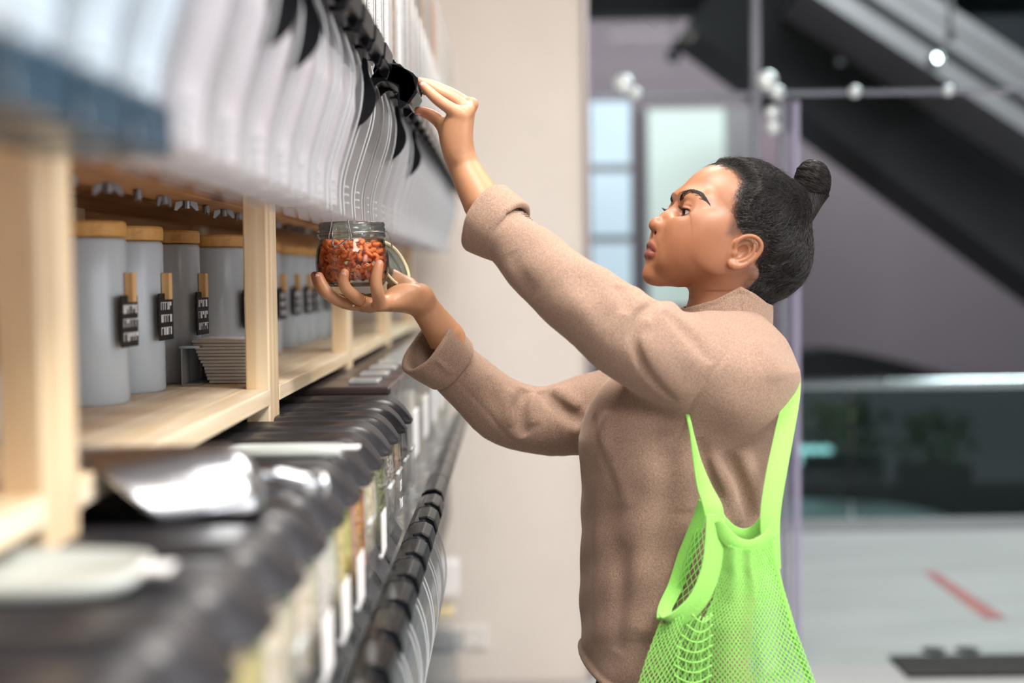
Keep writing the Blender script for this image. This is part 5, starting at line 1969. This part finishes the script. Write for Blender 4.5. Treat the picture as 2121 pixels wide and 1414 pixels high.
def build_sweater():
    lo = np.array([N3(860, 700, 2.0)[0], 1.66, hem_z(.1) - .04])
    hi = np.array([N3(1690, 700, 1.95)[0], 2.26, N3(1000, 380, 1.88)[2] + .02])
    v = Vol(lo, hi, .0027)
    v.func(torso(0), (0.05, 1.66, lo[2]), (hi[0], 2.26, TZ[-1]), k=0)
    R = lambda r, Y: px_r(r, Y)
    # shoulders
    v.ell(N3(1540, 800, 1.885), (R(94, 1.9), .085, R(100, 1.9)), k=.045)
    v.ell(N3(1505, 745, 2.06), (R(90, 2.0), .09, R(90, 2.0)), k=.05)
    v.cone(N3(1485, 735, 1.87), N3(1485, 735, 2.08), .045, .045, k=.04)
    v.chain([N3(1395, 694, 1.84), N3(1470, 694, 1.87), N3(1550, 708, 1.90)], [R(46, 1.85), R(48, 1.87), R(46, 1.9)], k=.03)
    # near (raised) sleeve
    NS = [(1510, 790, 1.845, 108), (1400, 747, 1.825, 101), (1300, 692, 1.805, 93), (1215, 632, 1.81, 83), (1130, 563, 1.835, 73), (1058, 491, 1.872, 61)]
    W = [N3(a, b, c) for a, b, c, _ in NS]
    v.chain([np.array(q) for q in cr(W, 4)], list(np.interp(np.linspace(0, 5, 21), range(6), [R(r, Y) for _, _, Y, r in NS])), k=.016)
    # far sleeve, reaching under the jar
    FS = [(1330, 835, 2.09, 92), (1215, 858, 2.095, 84), (1120, 872, 2.09, 71), (1040, 848, 2.08, 67), (975, 793, 2.06, 60), (936, 757, 2.046, 54)]
    W = [N3(a, b, c) for a, b, c, _ in FS]
    v.chain([np.array(q) for q in cr(W, 4)], list(np.interp(np.linspace(0, 5, 21), range(6), [R(r, Y) for _, _, Y, r in FS])), k=.03)
    # bust
    v.ell(N3(1290, 895, 1.92), (R(64, 1.95), .080, R(105, 1.95)), k=.05)
    for px, py, r_ in ((1243, 580, 19), (1314, 617, 20), (1384, 642, 22)):
        v.ell(N3(px, py, 1.815), (R(r_, 1.8), R(r_ * 1.7, 1.8), R(r_, 1.8)), k=.010)
    folds(v, [
        ([(1280, 592), (1292, 612), (1296, 650)], .008, -.0050),
        ([(1352, 622), (1350, 640), (1340, 660)], .007, -.0050), ([(1346, 632), (1322, 656), (1314, 705), (1330, 752), (1362, 794), (1400, 828)], .0055, -.0080),
        ([(1340, 690), (1354, 745), (1392, 795), (1430, 830)], .018, .0045), ([(1376, 645), (1420, 690), (1474, 752)], .0090, -.0050),
        ([(1150, 560), (1200, 620), (1240, 690), (1290, 745)], .020, .0035), ([(1180, 560), (1222, 612), (1262, 672)], .014, -.003),
        ([(1060, 520), (1075, 565), (1110, 615)], .012, -.003),
        ([(1090, 808), (1077, 838), (1079, 880), (1090, 902)], .0095, -.0100), ([(1102, 816), (1102, 840), (1110, 880)], .008, .006),
        ([(1122, 810), (1150, 837), (1180, 858), (1206, 872)], .0095, -.0110), ([(1148, 806), (1178, 826), (1200, 845)], .009, .007),
        ([(1058, 806), (1048, 842), (1060, 882)], .009, .005), ([(1010, 780), (1020, 820), (1050, 860)], .010, -.003),
        ([(1228, 860), (1242, 925), (1266, 985), (1286, 1030)], .010, -.0065), ([(1262, 850), (1252, 905), (1266, 965), (1310, 1050)], .012, .0065),
        ([(1340, 900), (1345, 1100), (1350, 1330)], .034, .0060), ([(1238, 980), (1238, 1150), (1244, 1330)], .020, .0035),
        ([(1290, 1120), (1284, 1240), (1278, 1350)], .014, -.0040), ([(1390, 930), (1372, 1100), (1330, 1300)], .018, -.0040),
        ([(1500, 935), (1540, 1020), (1560, 1082)], .010, -.011), ([(1472, 940), (1508, 1010), (1533, 1082)], .010, .008), ([(1532, 930), (1562, 1010), (1574, 1066)], .010, .007),
        ([(1442, 905), (1460, 955), (1492, 1040)], .008, -.006), ([(1395, 870), (1415, 960), (1420, 1060)], .020, .005),
        ([(1560, 700), (1590, 740), (1608, 790)], .012, .004),
    ])
    # seams
    folds(v, [([(1512, 690), (1504, 735), (1472, 772), (1442, 822), (1414, 868)], .0028, -.0022),
              ([(945, 786), (1008, 853), (1065, 913), (1127, 922), (1200, 912)], .0028, -.0022)])
    # slight unevenness of the cloth
    X, Y, Z = v.ax[0][:, None, None], v.ax[1][None, :, None], v.ax[2][None, None, :]
    v.f -= (.0011 * np.sin(61 * X + 37 * Z) * np.sin(53 * Y - 23 * X + 1.0) + .0009 * np.sin(97 * Z + 41 * Y)).astype(np.float32)
    # hem: cut, hollow, rolled edge
    v.func(lambda X, Y, Z: np.broadcast_to(hem_z(X.ravel())[:, None, None] - Z, (X.shape[0], Y.shape[1], Z.shape[2])), lo, hi, op='and')
    v.func(torso(-.016), (0.05, 1.66, lo[2]), (hi[0], 2.26, lo[2] + .075), op='cut')
    ring = []
    for k in range(60):
        a = 2 * math.pi * k / 60
        zc = hem_z(.24)
        for _ in range(3):
            x0, x1 = np.interp(zc, TZ, TX0), np.interp(zc, TZ, TX1)
            ry = np.interp(zc, TZ, TRY)
            ca, sa = math.cos(a), math.sin(a)
            n_ = (abs(ca) ** 2.3 + abs(sa) ** 2.3) ** (1 / 2.3)
            x = (x0 + x1) / 2 + (x1 - x0) / 2 * ca / n_
            zc = float(hem_z(x))
        ring.append(np.array([x, 1.975 + ry * sa / n_, zc + .003]))
    v.chain(ring + [ring[0]], [.0062] * 61, k=.0015)
    # open sleeve ends
    for A, B, r in ((LCA, LCB, R(52, 1.88)), (RCA, RCB, R(48, 2.03))):
        d = (np.array(B) - np.array(A))
        v.cone(np.array(A) - d * .8, np.array(B) + d * .7, r, r * .9, op='cut')
    for A, B in ((LCA, LCB), (RCA, RCB)):
        A = np.array(A); d = np.array(B) - A
        L = np.linalg.norm(d); d = d / L
        v.func(lambda X, Y, Z, A=A, d=d, L=L: np.maximum((X - A[0]) * d[0] + (Y - A[1]) * d[1] + (Z - A[2]) * d[2] - .55 * L,
                                                    np.sqrt((X - A[0]) ** 2 + (Y - A[1]) ** 2 + (Z - A[2]) ** 2) - .085), A - .1, A + .1, op='cut')
    # neck opening
    v.cone(N3(1530, 560, 1.97), N3(1492, 690, 1.97), .056, .056, op='cut')
    V, F = v.mesh()
    return v, smooth_mesh(V, F, 1, .4), F
SWV, SWM, SWF = build_sweater()
def build_cuff(A, B, r0, r1, th, ridge=None, pad=.03):
    A = np.array(A); B = np.array(B)
    m = max(r0, r1) + pad
    lo, hi = np.minimum(A, B) - m, np.maximum(A, B) + m
    v = Vol(lo, hi, .0018)
    v.func(tube_shell(A, B, r0, r1, th), lo, hi)
    if ridge:
        v.fold([v.hit(x, y, 1.75, 2.1) for x, y in ridge[0]], ridge[1], ridge[2], n=6)
    X, Y, Z = v.ax[0][:, None, None], v.ax[1][None, :, None], v.ax[2][None, None, :]
    v.f -= (.0010 * np.sin(90 * X + 57 * Z) * np.sin(73 * Y - 43 * Z)).astype(np.float32)
    V, F = v.mesh()
    return smooth_mesh(V, F, 1, .4), F
LCUFF = build_cuff(LCA, LCB, px_r(71, 1.9), px_r(62, 1.87), .009, ([(1062, 400), (1050, 440), (1035, 490)], .0035, -.0022))
RCUFF = build_cuff(RCA, RCB, px_r(66, 2.03), px_r(57, 2.04), .009, ([(887, 735), (905, 748), (925, 764), (940, 776)], .0042, .0032))
def build_collar():
    c = N3(1503, 640, 1.97)
    v = Vol(c - np.array([.085, .085, .07]), c + np.array([.085, .085, .055]), .0018)
    xs = [N3(p, 620, 1.93)[0] for p in (1400, 1420, 1480, 1530, 1560, 1590, 1610)]
    zs = [N3(1500, q, 1.93)[2] for q in (642, 638, 619, 593, 608, 629, 634)]
    def f(X, Y, Z):
        lean = (Z - c[2]) * .16
        rx, ry = .0620, .0600
        rx = rx - (Z - c[2]) * .12
        ry = ry - (Z - c[2]) * .10
        q = np.sqrt(((X - c[0] - lean + .001) / rx) ** 2 + ((Y - 1.97) / ry) ** 2)
        sh_ = np.abs((q - 1) * .058) - .0040
        top = Z - np.interp(X.ravel(), xs, zs)[:, None, None]
        return np.maximum(sh_, top)
    v.func(f, v.lo, c + .2)
    v.fold([v.hit(x, y, 1.85, 2.1) for x, y in ((1425, 648), (1480, 632), (1532, 608), (1583, 638))], .0022, -.0016, n=4)
    v.fold([v.hit(x, y, 1.85, 2.1) for x, y in ((1532, 606), (1534, 640), (1540, 680))], .0020, -.0014, n=4)
    V, F = v.mesh()
    return smooth_mesh(V, F, 2, .4), F
COLLAR = build_collar()

# ------------------------------------------------------------------ hidden figure under the clothes
def build_core():
    v = Vol((0.0, 1.66, -0.01), (0.56, 2.28, 1.44), .012)
    v.cone(N3(1500, 640, 1.97), N3(1490, 760, 1.97), .052, .06, k=.03)
    v.cone(N3(1480, 770, 1.90), N3(1480, 770, 2.05), .055, .055, k=.04)
    v.cone(N3(1450, 800, 1.97), N3(1380, 1250, 1.97), .08, .08, k=.05)
    v.cone((.21, 1.93, .90), (.21, 2.02, .90), .078, .078, k=.04)
    for y in (1.890, 2.060):
        v.chain([(.212, y, .86), (.215, y, .50), (.25, y, .09)], [.072, .052, .038], k=.03)
        v.chain([(.26, y, .045), (.13, y, .028)], [.034, .022], k=.02)
    # upper arms inside the sleeves
    v.chain([N3(1490, 745, 1.83), N3(1250, 640, 1.80), N3(1040, 490, 1.885)], [.055, .040, .030], k=.02)
    v.chain([N3(1450, 800, 2.10), N3(1110, 872, 2.09), N3(945, 750, 2.04)], [.055, .042, .030], k=.02)
    X, Y, Z = np.meshgrid(*v.ax, indexing='ij')
    q = np.stack([X.ravel(), Y.ravel(), Z.ravel()], 1)
    sel = (q > SWV.lo + .004).all(1) & (q < SWV.lo + SWV.h * (np.array(SWV.f.shape) - 3)).all(1)
    fl = v.f.ravel()
    fl[sel] = np.maximum(fl[sel], SWV.at(q[sel]) + .014)
    v.f = fl.reshape(v.f.shape)
    return v.mesh()
COREV, COREF = build_core()

# ------------------------------------------------------------------ jeans and shoes
def build_jeans():
    v = Vol((0.06, 1.76, .06), (0.42, 2.19, hem_z(.2) + .03), .006)
    v.cone((.207, 1.93, .97), (.207, 2.02, .97), .088, .088, k=.03)
    v.cone((.212, 1.92, .82), (.212, 2.03, .82), .100, .100, k=.05)
    for y in (1.890, 2.060):
        v.chain([(.212, y, .82), (.215, y, .50), (.25, y, .10)], [.085, .070, .058], k=.04, inner=.03)
    V, F = v.mesh()
    return smooth_mesh(V, F, 1, .4), F
JEANS = build_jeans()
def build_shoe(y):
    v = Vol((.07, y - .07, -.004), (.36, y + .07, .13), .004)
    v.chain([(.30, y, .045), (.22, y, .045), (.12, y, .032)], [.042, .042, .032], k=.02, inner=.02)
    v.cone((.285, y, .05), (.275, y, .09), .043, .045, k=.02)
    v.func(lambda X, Y, Z: .003 - Z + 0 * X + 0 * Y, v.lo, (.4, y + .1, .2), op='and')
    V, F = v.mesh()
    return smooth_mesh(V, F, 1, .4), F

# ------------------------------------------------------------------ the person as one object with its clothes
V_ = np.concatenate([HEADW, LHV, RHV, COREV])
F_ = np.concatenate([HEADF, LHF + len(HEADW), RHF + len(HEADW) + len(LHV), COREF + len(HEADW) + len(LHV) + len(RHV)])
C_ = np.concatenate([HEADC, LHC, RHC, SKIN[None, :] * np.ones((len(COREV), 1))])
person = obj('person', (V_, F_), M['skin'], base=PB, smooth=True)
ca = person.data.color_attributes.new('tint', 'FLOAT_COLOR', 'POINT')
ca.data.foreach_set('color', np.concatenate([C_, np.ones((len(C_), 1))], 1).astype(np.float32).ravel())
tag(person, 'woman in a brown wool sweater reaching up to a dispenser and holding a jar', 'person')
head_extras(person)
sw = obj('sweater', (SWM, SWF), M['wool'], person, smooth=True)
tag(sw, 'loose heather brown wool sweater')
obj('cuff', LCUFF, M['wool'], sw, smooth=True)
obj('cuff', RCUFF, M['wool'], sw, smooth=True)
obj('collar', COLLAR, M['wool'], sw, smooth=True)
jn = obj('jeans', JEANS, M['denim'], person, smooth=True)
tag(jn, 'dark blue jeans')
M['sneaker'] = pmat('white_sneaker', 'e4e2de', .6, var=.05, scale=30)
for y in (1.885, 2.055):
    obj('shoe', build_shoe(y), M['sneaker'], person, smooth=True)
# nails
M['nail'] = pmat('natural_nail', 'd9a59a', .22, var=.05, scale=200, coat=.3)
for c, d, nd, r in NAILS:
    sd = np.cross(d, nd)
    mb = MB()
    Vn = []
    for i in range(7):
        t = i / 6 * 2 - 1
        for j in range(7):
            s = j / 6 * 2 - 1
            wd = math.sqrt(max(0, 1 - (abs(t) ** 3)))
            p = c + d * (t * r * .85) + sd * (s * wd * r * .72) - nd * (.28 * r * (s * wd) ** 2 + .10 * r * t * t * (1 if t > 0 else .3)) + nd * r * .24
            Vn.append(p)
    mb.add(Vn, [(i * 7 + j, i * 7 + j + 1, i * 7 + 8 + j, i * 7 + 7 + j) for i in range(6) for j in range(6)])
    o = obj('fingernail', mb, M['nail'], person, smooth=True)
    md = o.modifiers.new('thick', 'SOLIDIFY')
    md.thickness = .0006
# rings
M['gold'] = pmat('rose_gold', 'd9a066', .18, metal=1.0, var=.05, scale=90)
M['gem'] = pmat('clear_gem', 'f4f6fa', .02, var=.02, scale=90, trans=.6, ior=2.0)
a, b = N3(766, 632, 1.966), N3(741, 618, 1.950)
ax = (b - a) / np.linalg.norm(b - a)
u = np.cross(ax, [0, 1, 0]); u /= np.linalg.norm(u)
w_ = np.cross(ax, u)
for off, rr in ((-.0008, .0096), (.0018, .0095)):
    c = N3(747, 621.5, 1.9545) + ax * off
    ring = [c + (u * math.cos(t) + w_ * math.sin(t)) * rr for t in np.linspace(0, 2 * math.pi, 40, endpoint=False)]
    ro = obj('finger_ring', MB().tube(ring, .0007, 8, closed=True), M['gold'], person, smooth=True)
c = N3(732, 633, 1.944)
mb = MB()
for k, (r_, z) in enumerate(((.0001, -.0016), (.0018, .0004), (.0011, .0012), (.0001, .0012))):
    pass
mb.lathe([(.0001, -.0018), (.0020, .0003), (.0012, .0011), (.0001, .0011)], 8)
obj('gem', ([tuple(c + np.array(p)) for p in mb.v], mb.f), M['gem'], ro)
# ------------------------------------------------------------------ clip-top jar
JY = 1.985
jc = N3(731, 593, JY)
SJ = JY / FPX
t = empty('clip_jar', tuple(jc))
tag(t, 'clip-top glass jar of orange pasta held in the hand under the dispensers', 'jar')
M['jarglass'] = sheet_mat('jar_glass', 'fcfefd', 0.0, 'ffffff', rough=0.02, refl=0.9)
M['thickglass'] = sheet_mat('thick_glass', 'eaf2ee', 0.05, 'ffffff', rough=0.03, refl=1.6)
M['gasket'] = pmat('cream_gasket', 'd8cfa8', .5, var=.08, scale=40)
M['wire'] = pmat('steel_wire', 'c4c4c8', .18, metal=1.0, var=.05, scale=60)
M['pasta'] = pmat('orange_lentil_pasta', 'ff9254', .5, var=.10, scale=300)
M['pasta_end'] = pmat('pale_pasta_end', 'f6c9a4', .5, var=.1, scale=300)
prof = [(56, 0), (63, 2), (67, 8), (72, 20), (75.5, 36), (76.5, 50), (75.5, 64), (72.5, 78), (68, 90), (66.5, 97)]
mb = MB().lathe([(r * SJ, z * SJ) for r, z in prof], 56, tuple(jc))
obj('jar_wall', mb, M['jarglass'], t, smooth=True)
prof2 = [(r - 4.2, z + (4 if i == 0 else 0)) for i, (r, z) in enumerate(prof)]
mb = MB().lathe([(r * SJ, z * SJ) for r, z in prof2], 56, tuple(jc))
obj('inner_wall', mb, M['jarglass'], t, smooth=True)
base = [(.1, 0), (55, 0), (62.5, 1.5), (64, 6), (60, 8), (.1, 7)]
obj('jar_base', MB().lathe([(r * SJ, z * SJ) for r, z in base], 56, tuple(jc)), M['thickglass'], t, smooth=True)
rim = [(62, 97), (67, 97.5), (70, 102), (70, 107), (67.5, 110), (69.5, 113), (70, 118), (67.5, 121), (69, 125), (68, 131), (64, 132), (61.5, 128), (61, 100), (62, 97)]
obj('jar_rim', MB().lathe([(r * SJ, z * SJ) for r, z in rim], 56, tuple(jc)), M['thickglass'], t, smooth=True)
# wire collar and clasp
col = []
for k in range(48):
    a = 2 * math.pi * k / 48
    col.append(jc + np.array([math.cos(a) * 70.5 * SJ, math.sin(a) * 70.5 * SJ, (109 + 2.5 * math.cos(a)) * SJ]))
obj('wire_collar', MB().tube(col, .0010, 8, closed=True), M['wire'], t, smooth=True)
def jpt(cx, cy, lift=0.0015):
    """a traced point of the clasp set on the outside of the jar"""
    px, py = 620 + cx / 5.44, 420 + cy / 5.44
    p = N3(px, py, JY)
    dx = p[0] - jc[0]
    zz_ = (p[2] - jc[2]) / SJ
    r = np.interp(zz_, [z for _, z in prof] + [100, 132], [r for r, _ in prof] + [70.5, 71]) * SJ + lift
    y = JY - math.sqrt(max(0, r * r - dx * dx))
    return N3(px, py, y)
clasp = [jpt(372, 185, .004), jpt(350, 300, .004), jpt(334, 385, .004), jpt(352, 408, .003), jpt(374, 396, .003), jpt(372, 330, .003), jpt(385, 292, .002), jpt(412, 288, .001), jpt(412, 318, .001)]
obj('clasp_wire', MB().tube(cr(clasp, 5), .0010, 8), M['wire'], t, smooth=True)
clasp = [jpt(545, 185, .004), jpt(568, 300, .004), jpt(588, 380, .004), jpt(580, 425, .004), jpt(566, 400, .003), jpt(560, 330, .003), jpt(548, 292, .002), jpt(532, 296, .001), jpt(536, 325, .001)]
obj('clasp_wire', MB().tube(cr(clasp, 5), .0010, 8), M['wire'], t, smooth=True)
lev = [jpt(390, 380, .005), jpt(378, 440, .006), jpt(376, 485, .007), jpt(400, 494, .008), jpt(450, 478, .008), jpt(510, 435, .007), jpt(558, 396, .005)]
obj('clasp_lever', MB().tube(cr(lev, 5), .0012, 8), M['wire'], t, smooth=True)
# the lid, swung open behind
lc = N3(806, 553, 2.045)
nrm = Vector((.80, -.36, .44)).normalized()
q = Vector((0, 0, 1)).rotation_difference(nrm).to_matrix()
def lathe_at(prof_, c, seg=44):
    m_ = MB().lathe(prof_, seg)
    return ([tuple(Vector(c) + q @ Vector(p)) for p in m_.v], m_.f)
lr = .036
ld = obj('jar_lid', lathe_at([(.0005, -.004), (lr * .6, -.004), (lr * .75, -.001), (lr * .95, -.001), (lr, .001), (lr, .006), (lr * .93, .008), (lr * .8, .004), (lr * .7, .003), (.0005, .003)], lc), M['thickglass'], t, smooth=True)
obj('gasket', lathe_at([(lr * .92, .0072), (lr * 1.03, .0072), (lr * 1.04, .0098), (lr * .92, .0098), (lr * .92, .0072)], lc), M['gasket'], ld, smooth=True)
hinge = [N3(801, 478, 2.0), N3(809, 492, 2.02), N3(812, 512, 2.03)]
obj('hinge_wire', MB().tube(cr(hinge, 5), .0010, 8), M['wire'], t, smooth=True)

# ------------------------------------------------------------------ pasta pieces in the jar
def macaroni():
    mb = MB()
    R_, r_ = .0048, .0029
    n, sg = 9, 8
    th = np.linspace(math.radians(-95), math.radians(95), n)
    V, F = [], []
    for a in th:
        c = np.array([math.cos(a) * R_, math.sin(a) * R_, 0])
        d = np.array([math.cos(a), math.sin(a), 0])
        for k in range(sg):
            b = 2 * math.pi * k / sg
            V.append(c + (d * math.cos(b) + np.array([0, 0, 1]) * math.sin(b)) * r_)
    for i in range(n - 1):
        for k in range(sg):
            F.append((i * sg + k, i * sg + (k + 1) % sg, (i + 1) * sg + (k + 1) % sg, (i + 1) * sg + k))
    ends = []
    for i in (0, n - 1):
        a = th[i]
        c = np.array([math.cos(a) * R_, math.sin(a) * R_, 0])
        d = np.array([math.cos(a), math.sin(a), 0])
        s = -1 if i == 0 else 1
        tg_ = np.array([-math.sin(a), math.cos(a), 0]) * s
        n0 = len(V)
        for k in range(sg):
            b = 2 * math.pi * k / sg
            V.append(c + (d * math.cos(b) + np.array([0, 0, 1]) * math.sin(b)) * r_ * .58)
        n1 = len(V)
        for k in range(sg):
            b = 2 * math.pi * k / sg
            V.append(c - tg_ * .0016 + (d * math.cos(b) + np.array([0, 0, 1]) * math.sin(b)) * r_ * .5)
        for k in range(sg):
            k2 = (k + 1) % sg
            ends.append(len(F))
            F.append((i * sg + k, i * sg + k2, n0 + k2, n0 + k))
            F.append((n0 + k, n0 + k2, n1 + k2, n1 + k))
        F.append(tuple(range(n1, n1 + sg)))
    mb.add(V, F)
    return mb, ends
mmb, ends = macaroni()
me0 = obj('macaroni', mmb, M['pasta'], base=(0, 0, 0), smooth=True)
me0.data.materials.append(M['pasta_end'])
for i in ends:
    me0.data.polygons[i].material_index = 1
pts = []
rr = np.random.default_rng(21)
def rin(z): return np.interp(z, [z_ * SJ for _, z_ in prof], [(r_ - 4.5) * SJ for r_, _ in prof])
cell = .0088
for _ in range(60000):
    z = rr.uniform(.0115, .0640)
    R_ = rin(z) - .0068
    rad = R_ * math.sqrt(rr.uniform(.30, 1)) if z < .050 else R_ * math.sqrt(rr.uniform(0, 1))
    if rr.uniform() < .45: rad = R_
    a = rr.uniform(0, 2 * math.pi)
    p = np.array([math.cos(a) * rad, math.sin(a) * rad, z])
    top = .0590 + .004 * math.cos(a * 2 + 1) * rad / .045
    if z > top: continue
    if pts:
        dd = np.linalg.norm(np.array(pts) - p, axis=1)
        if dd.min() < cell: continue
    pts.append(p)
    if len(pts) >= 298: break
for i, p in enumerate(pts):
    o = me0 if i == 0 else me0.copy()
    if i: COL.objects.link(o)
    o.location = jc + p
    o.rotation_euler = (rr.uniform(0, 6.28), rr.uniform(0, 6.28), rr.uniform(0, 6.28))
    s = rr.uniform(.88, 1.08)
    o.scale = (s, s, s)
    tag(o, 'small curved orange macaroni piece inside the clip-top jar', 'pasta', 'orange pasta in the jar')

# ------------------------------------------------------------------ green string bag
M['bag'] = pmat('lime_cotton', '93da63', .8, var=.10, scale=500, bump=.5, bscale=900, sheen=.3)
M['bagnet'] = pmat('lime_cord', '98e069', .75, var=.12, scale=700, bump=.3, bscale=1200, sheen=.3)
bag = empty('string_bag', tuple(N3(1500, 1560, 1.76)))
tag(bag, 'lime green net string bag hanging across the sweater at the hip', 'bag')
def pl(pts, n=8):
    P_ = [N3(*p[:3]) for p in pts]
    W_ = [p[3] * .00060 for p in pts]
    q_ = cr(P_, n)
    return q_, list(np.interp(np.linspace(0, len(pts) - 1, len(q_)), range(len(pts)), W_))
SX = Vector(CAMX)
def strap(name, pts, side=None, th=.0032):
    q_, w_ = pl(pts)
    # fine cross ribs of the webbing are modelled as a shallow wave in thickness
    return obj(name, MB().band(q_, side or SX, w_, th), M['bag'], bag, smooth=True)
# shoulder strap: from the bag up the chest, over the far shoulder and down the back
strap('strap', [(1482, 1090, 1.748, 40), (1476, 1050, 1.752, 40), (1458, 1005, 1.765, 30), (1444, 955, 1.776, 17), (1433, 900, 1.785, 9), (1424, 860, 1.80, 8), (1410, 820, 1.85, 8)])
strap('strap', [(1630, 735, 1.905, 10), (1642, 765, 1.872, 26), (1640, 815, 1.835, 36), (1626, 890, 1.800, 40), (1609, 975, 1.772, 42), (1597, 1050, 1.755, 42), (1595, 1100, 1.747, 40), (1599, 1140, 1.744, 34), (1608, 1180, 1.743, 18)])
strap('side_seam', [(1597, 1120, 1.742, 20), (1608, 1180, 1.739, 12), (1630, 1262, 1.739, 9), (1654, 1350, 1.741, 8), (1690, 1440, 1.742, 8)], side=None)
def push(q):
    """lift a point just clear of the sweater"""
    q = np.array(q, float)
    for _ in range(40):
        if SWV.at(q[None, :])[0] > .0035: break
        g = np.array([SWV.at((q + e_)[None, :])[0] - SWV.at((q - e_)[None, :])[0] for e_ in np.eye(3) * .004])
        q = q + g / (np.linalg.norm(g) + 1e-9) * .002
    return q
# rims of the openings
VZ = Vector((0, 0, 1))
strap('opening_rim', [(1482, 1065, 1.750, 40), (1480, 1120, 1.742, 40), (1472, 1180, 1.734, 40), (1450, 1236, 1.729, 40), (1418, 1272, 1.730, 38), (1388, 1286, 1.736, 36), (1374, 1272, 1.752, 26)], side=Vector((.8, 0, -.45)))
strap('opening_rim', [(1458, 1035, 1.790, 22), (1444, 1085, 1.800, 30), (1420, 1150, 1.806, 34), (1398, 1215, 1.802, 32), (1378, 1258, 1.780, 30), (1376, 1282, 1.752, 32)])
strap('top_rim', [(1487, 1078, 1.744, 22), (1500, 1104, 1.739, 30), (1522, 1126, 1.735, 32), (1552, 1134, 1.734, 32), (1580, 1124, 1.737, 32), (1600, 1104, 1.742, 30)], side=VZ)
strap('top_rim', [(1496, 1078, 1.785, 22), (1516, 1098, 1.790, 24), (1540, 1106, 1.792, 24), (1565, 1098, 1.790, 24), (1588, 1072, 1.780, 24)], side=VZ)
def net(name, uv, cols, rows, r, mat, big=None):
    """diamond net: zigzag cords that meet at their knots; uv(u, v) -> world point"""
    mb = MB()
    for i in range(cols + 1):
        L = []
        for j in range(rows + 1):
            s = (.42 if (i + j) % 2 else -.42)
            u = min(1, max(0, (i + s) / cols))
            L.append(uv(u, j / rows))
        mb.tube(L, r, 4, cap=False)
    o = obj(name, mb, mat, bag, smooth=True, fix=False)
    o['kind'] = 'stuff'
    return o
def ip(x, xs, ys): return float(np.interp(x, xs, ys))
def near_panel(u, v):
    y = 1118 + v * 430
    xl = ip(y, [1090, 1180, 1240, 1290, 1414, 1550], [1490, 1490, 1478, 1455, 1440, 1430])
    xr_ = ip(y, [1100, 1160, 1230, 1310, 1414, 1550], [1600, 1602, 1626, 1650, 1688, 1700])
    yy = y + 18 * math.sin(math.pi * u) * (1 - v) ** 1.5 - 6 * math.cos(u * 12) * v * .5
    x = xl + (xr_ - xl) * u
    Y = 1.742 - .012 * math.sin(math.pi * u) - .020 * v * math.sin(math.pi * u) + .002 * math.sin(u * 18)
    return N3(x, yy, Y)
def side_panel(u, v):
    """gathered end below the side opening"""
    a = (1368 + 78 * u, 1290 - 46 * u ** 1.6)
    b = (1286 + 150 * u, 1556)
    e = v ** .9
    x = a[0] + (b[0] - a[0]) * e + 10 * math.sin(math.pi * e) * (u - .4)
    y = a[1] + (b[1] - a[1]) * v
    Y = 1.745 - .014 * math.sin(math.pi * u) - .010 * v + .004 * math.sin(u * 9 + v * 3)
    return N3(x, y, Y)
def far_panel(u, v):
    y = 1085 + v * 465
    xl = ip(y, [1040, 1085, 1150, 1215, 1265, 1414, 1550], [1455, 1446, 1424, 1402, 1372, 1330, 1310])
    xr_ = ip(y, [1085, 1160, 1230, 1310, 1414, 1550], [1592, 1600, 1622, 1644, 1680, 1690])
    x = xl + (xr_ - xl) * u
    return N3(x, y + 14 * math.sin(math.pi * u) * (1 - v), 1.800 - .012 * v * math.sin(math.pi * u))
net('near_net', near_panel, 46, 66, .00118, M['bagnet'])
net('side_net', side_panel, 24, 34, .00095, M['bagnet'])
net('far_net', far_panel, 34, 44, .0008, M['bagnet'])
# looser knotted strands where the two panels meet
def gather(u, v):
    y = 1262 + v * 250
    xl = ip(v, [0, .3, 1], [1440, 1398, 1392])
    xr_ = ip(v, [0, .3, 1], [1476, 1476, 1470])
    sag = 16 * math.sin(math.pi * u)
    return N3(xl + (xr_ - xl) * u, y + sag, 1.727 + .002 * math.sin(9 * u))
mb = MB()
for j in range(12):
    mb.tube([gather(u, (j + .5) / 12) for u in np.linspace(0, 1, 12)], .0011, 5)
for i in range(5):
    mb.tube([gather((i + .5 + .12 * math.sin(j * 2.2 + i)) / 5, j / 20) for j in range(21)], .0009, 5)
o = obj('loose_net', mb, M['bagnet'], bag, smooth=True)
o['kind'] = 'stuff'
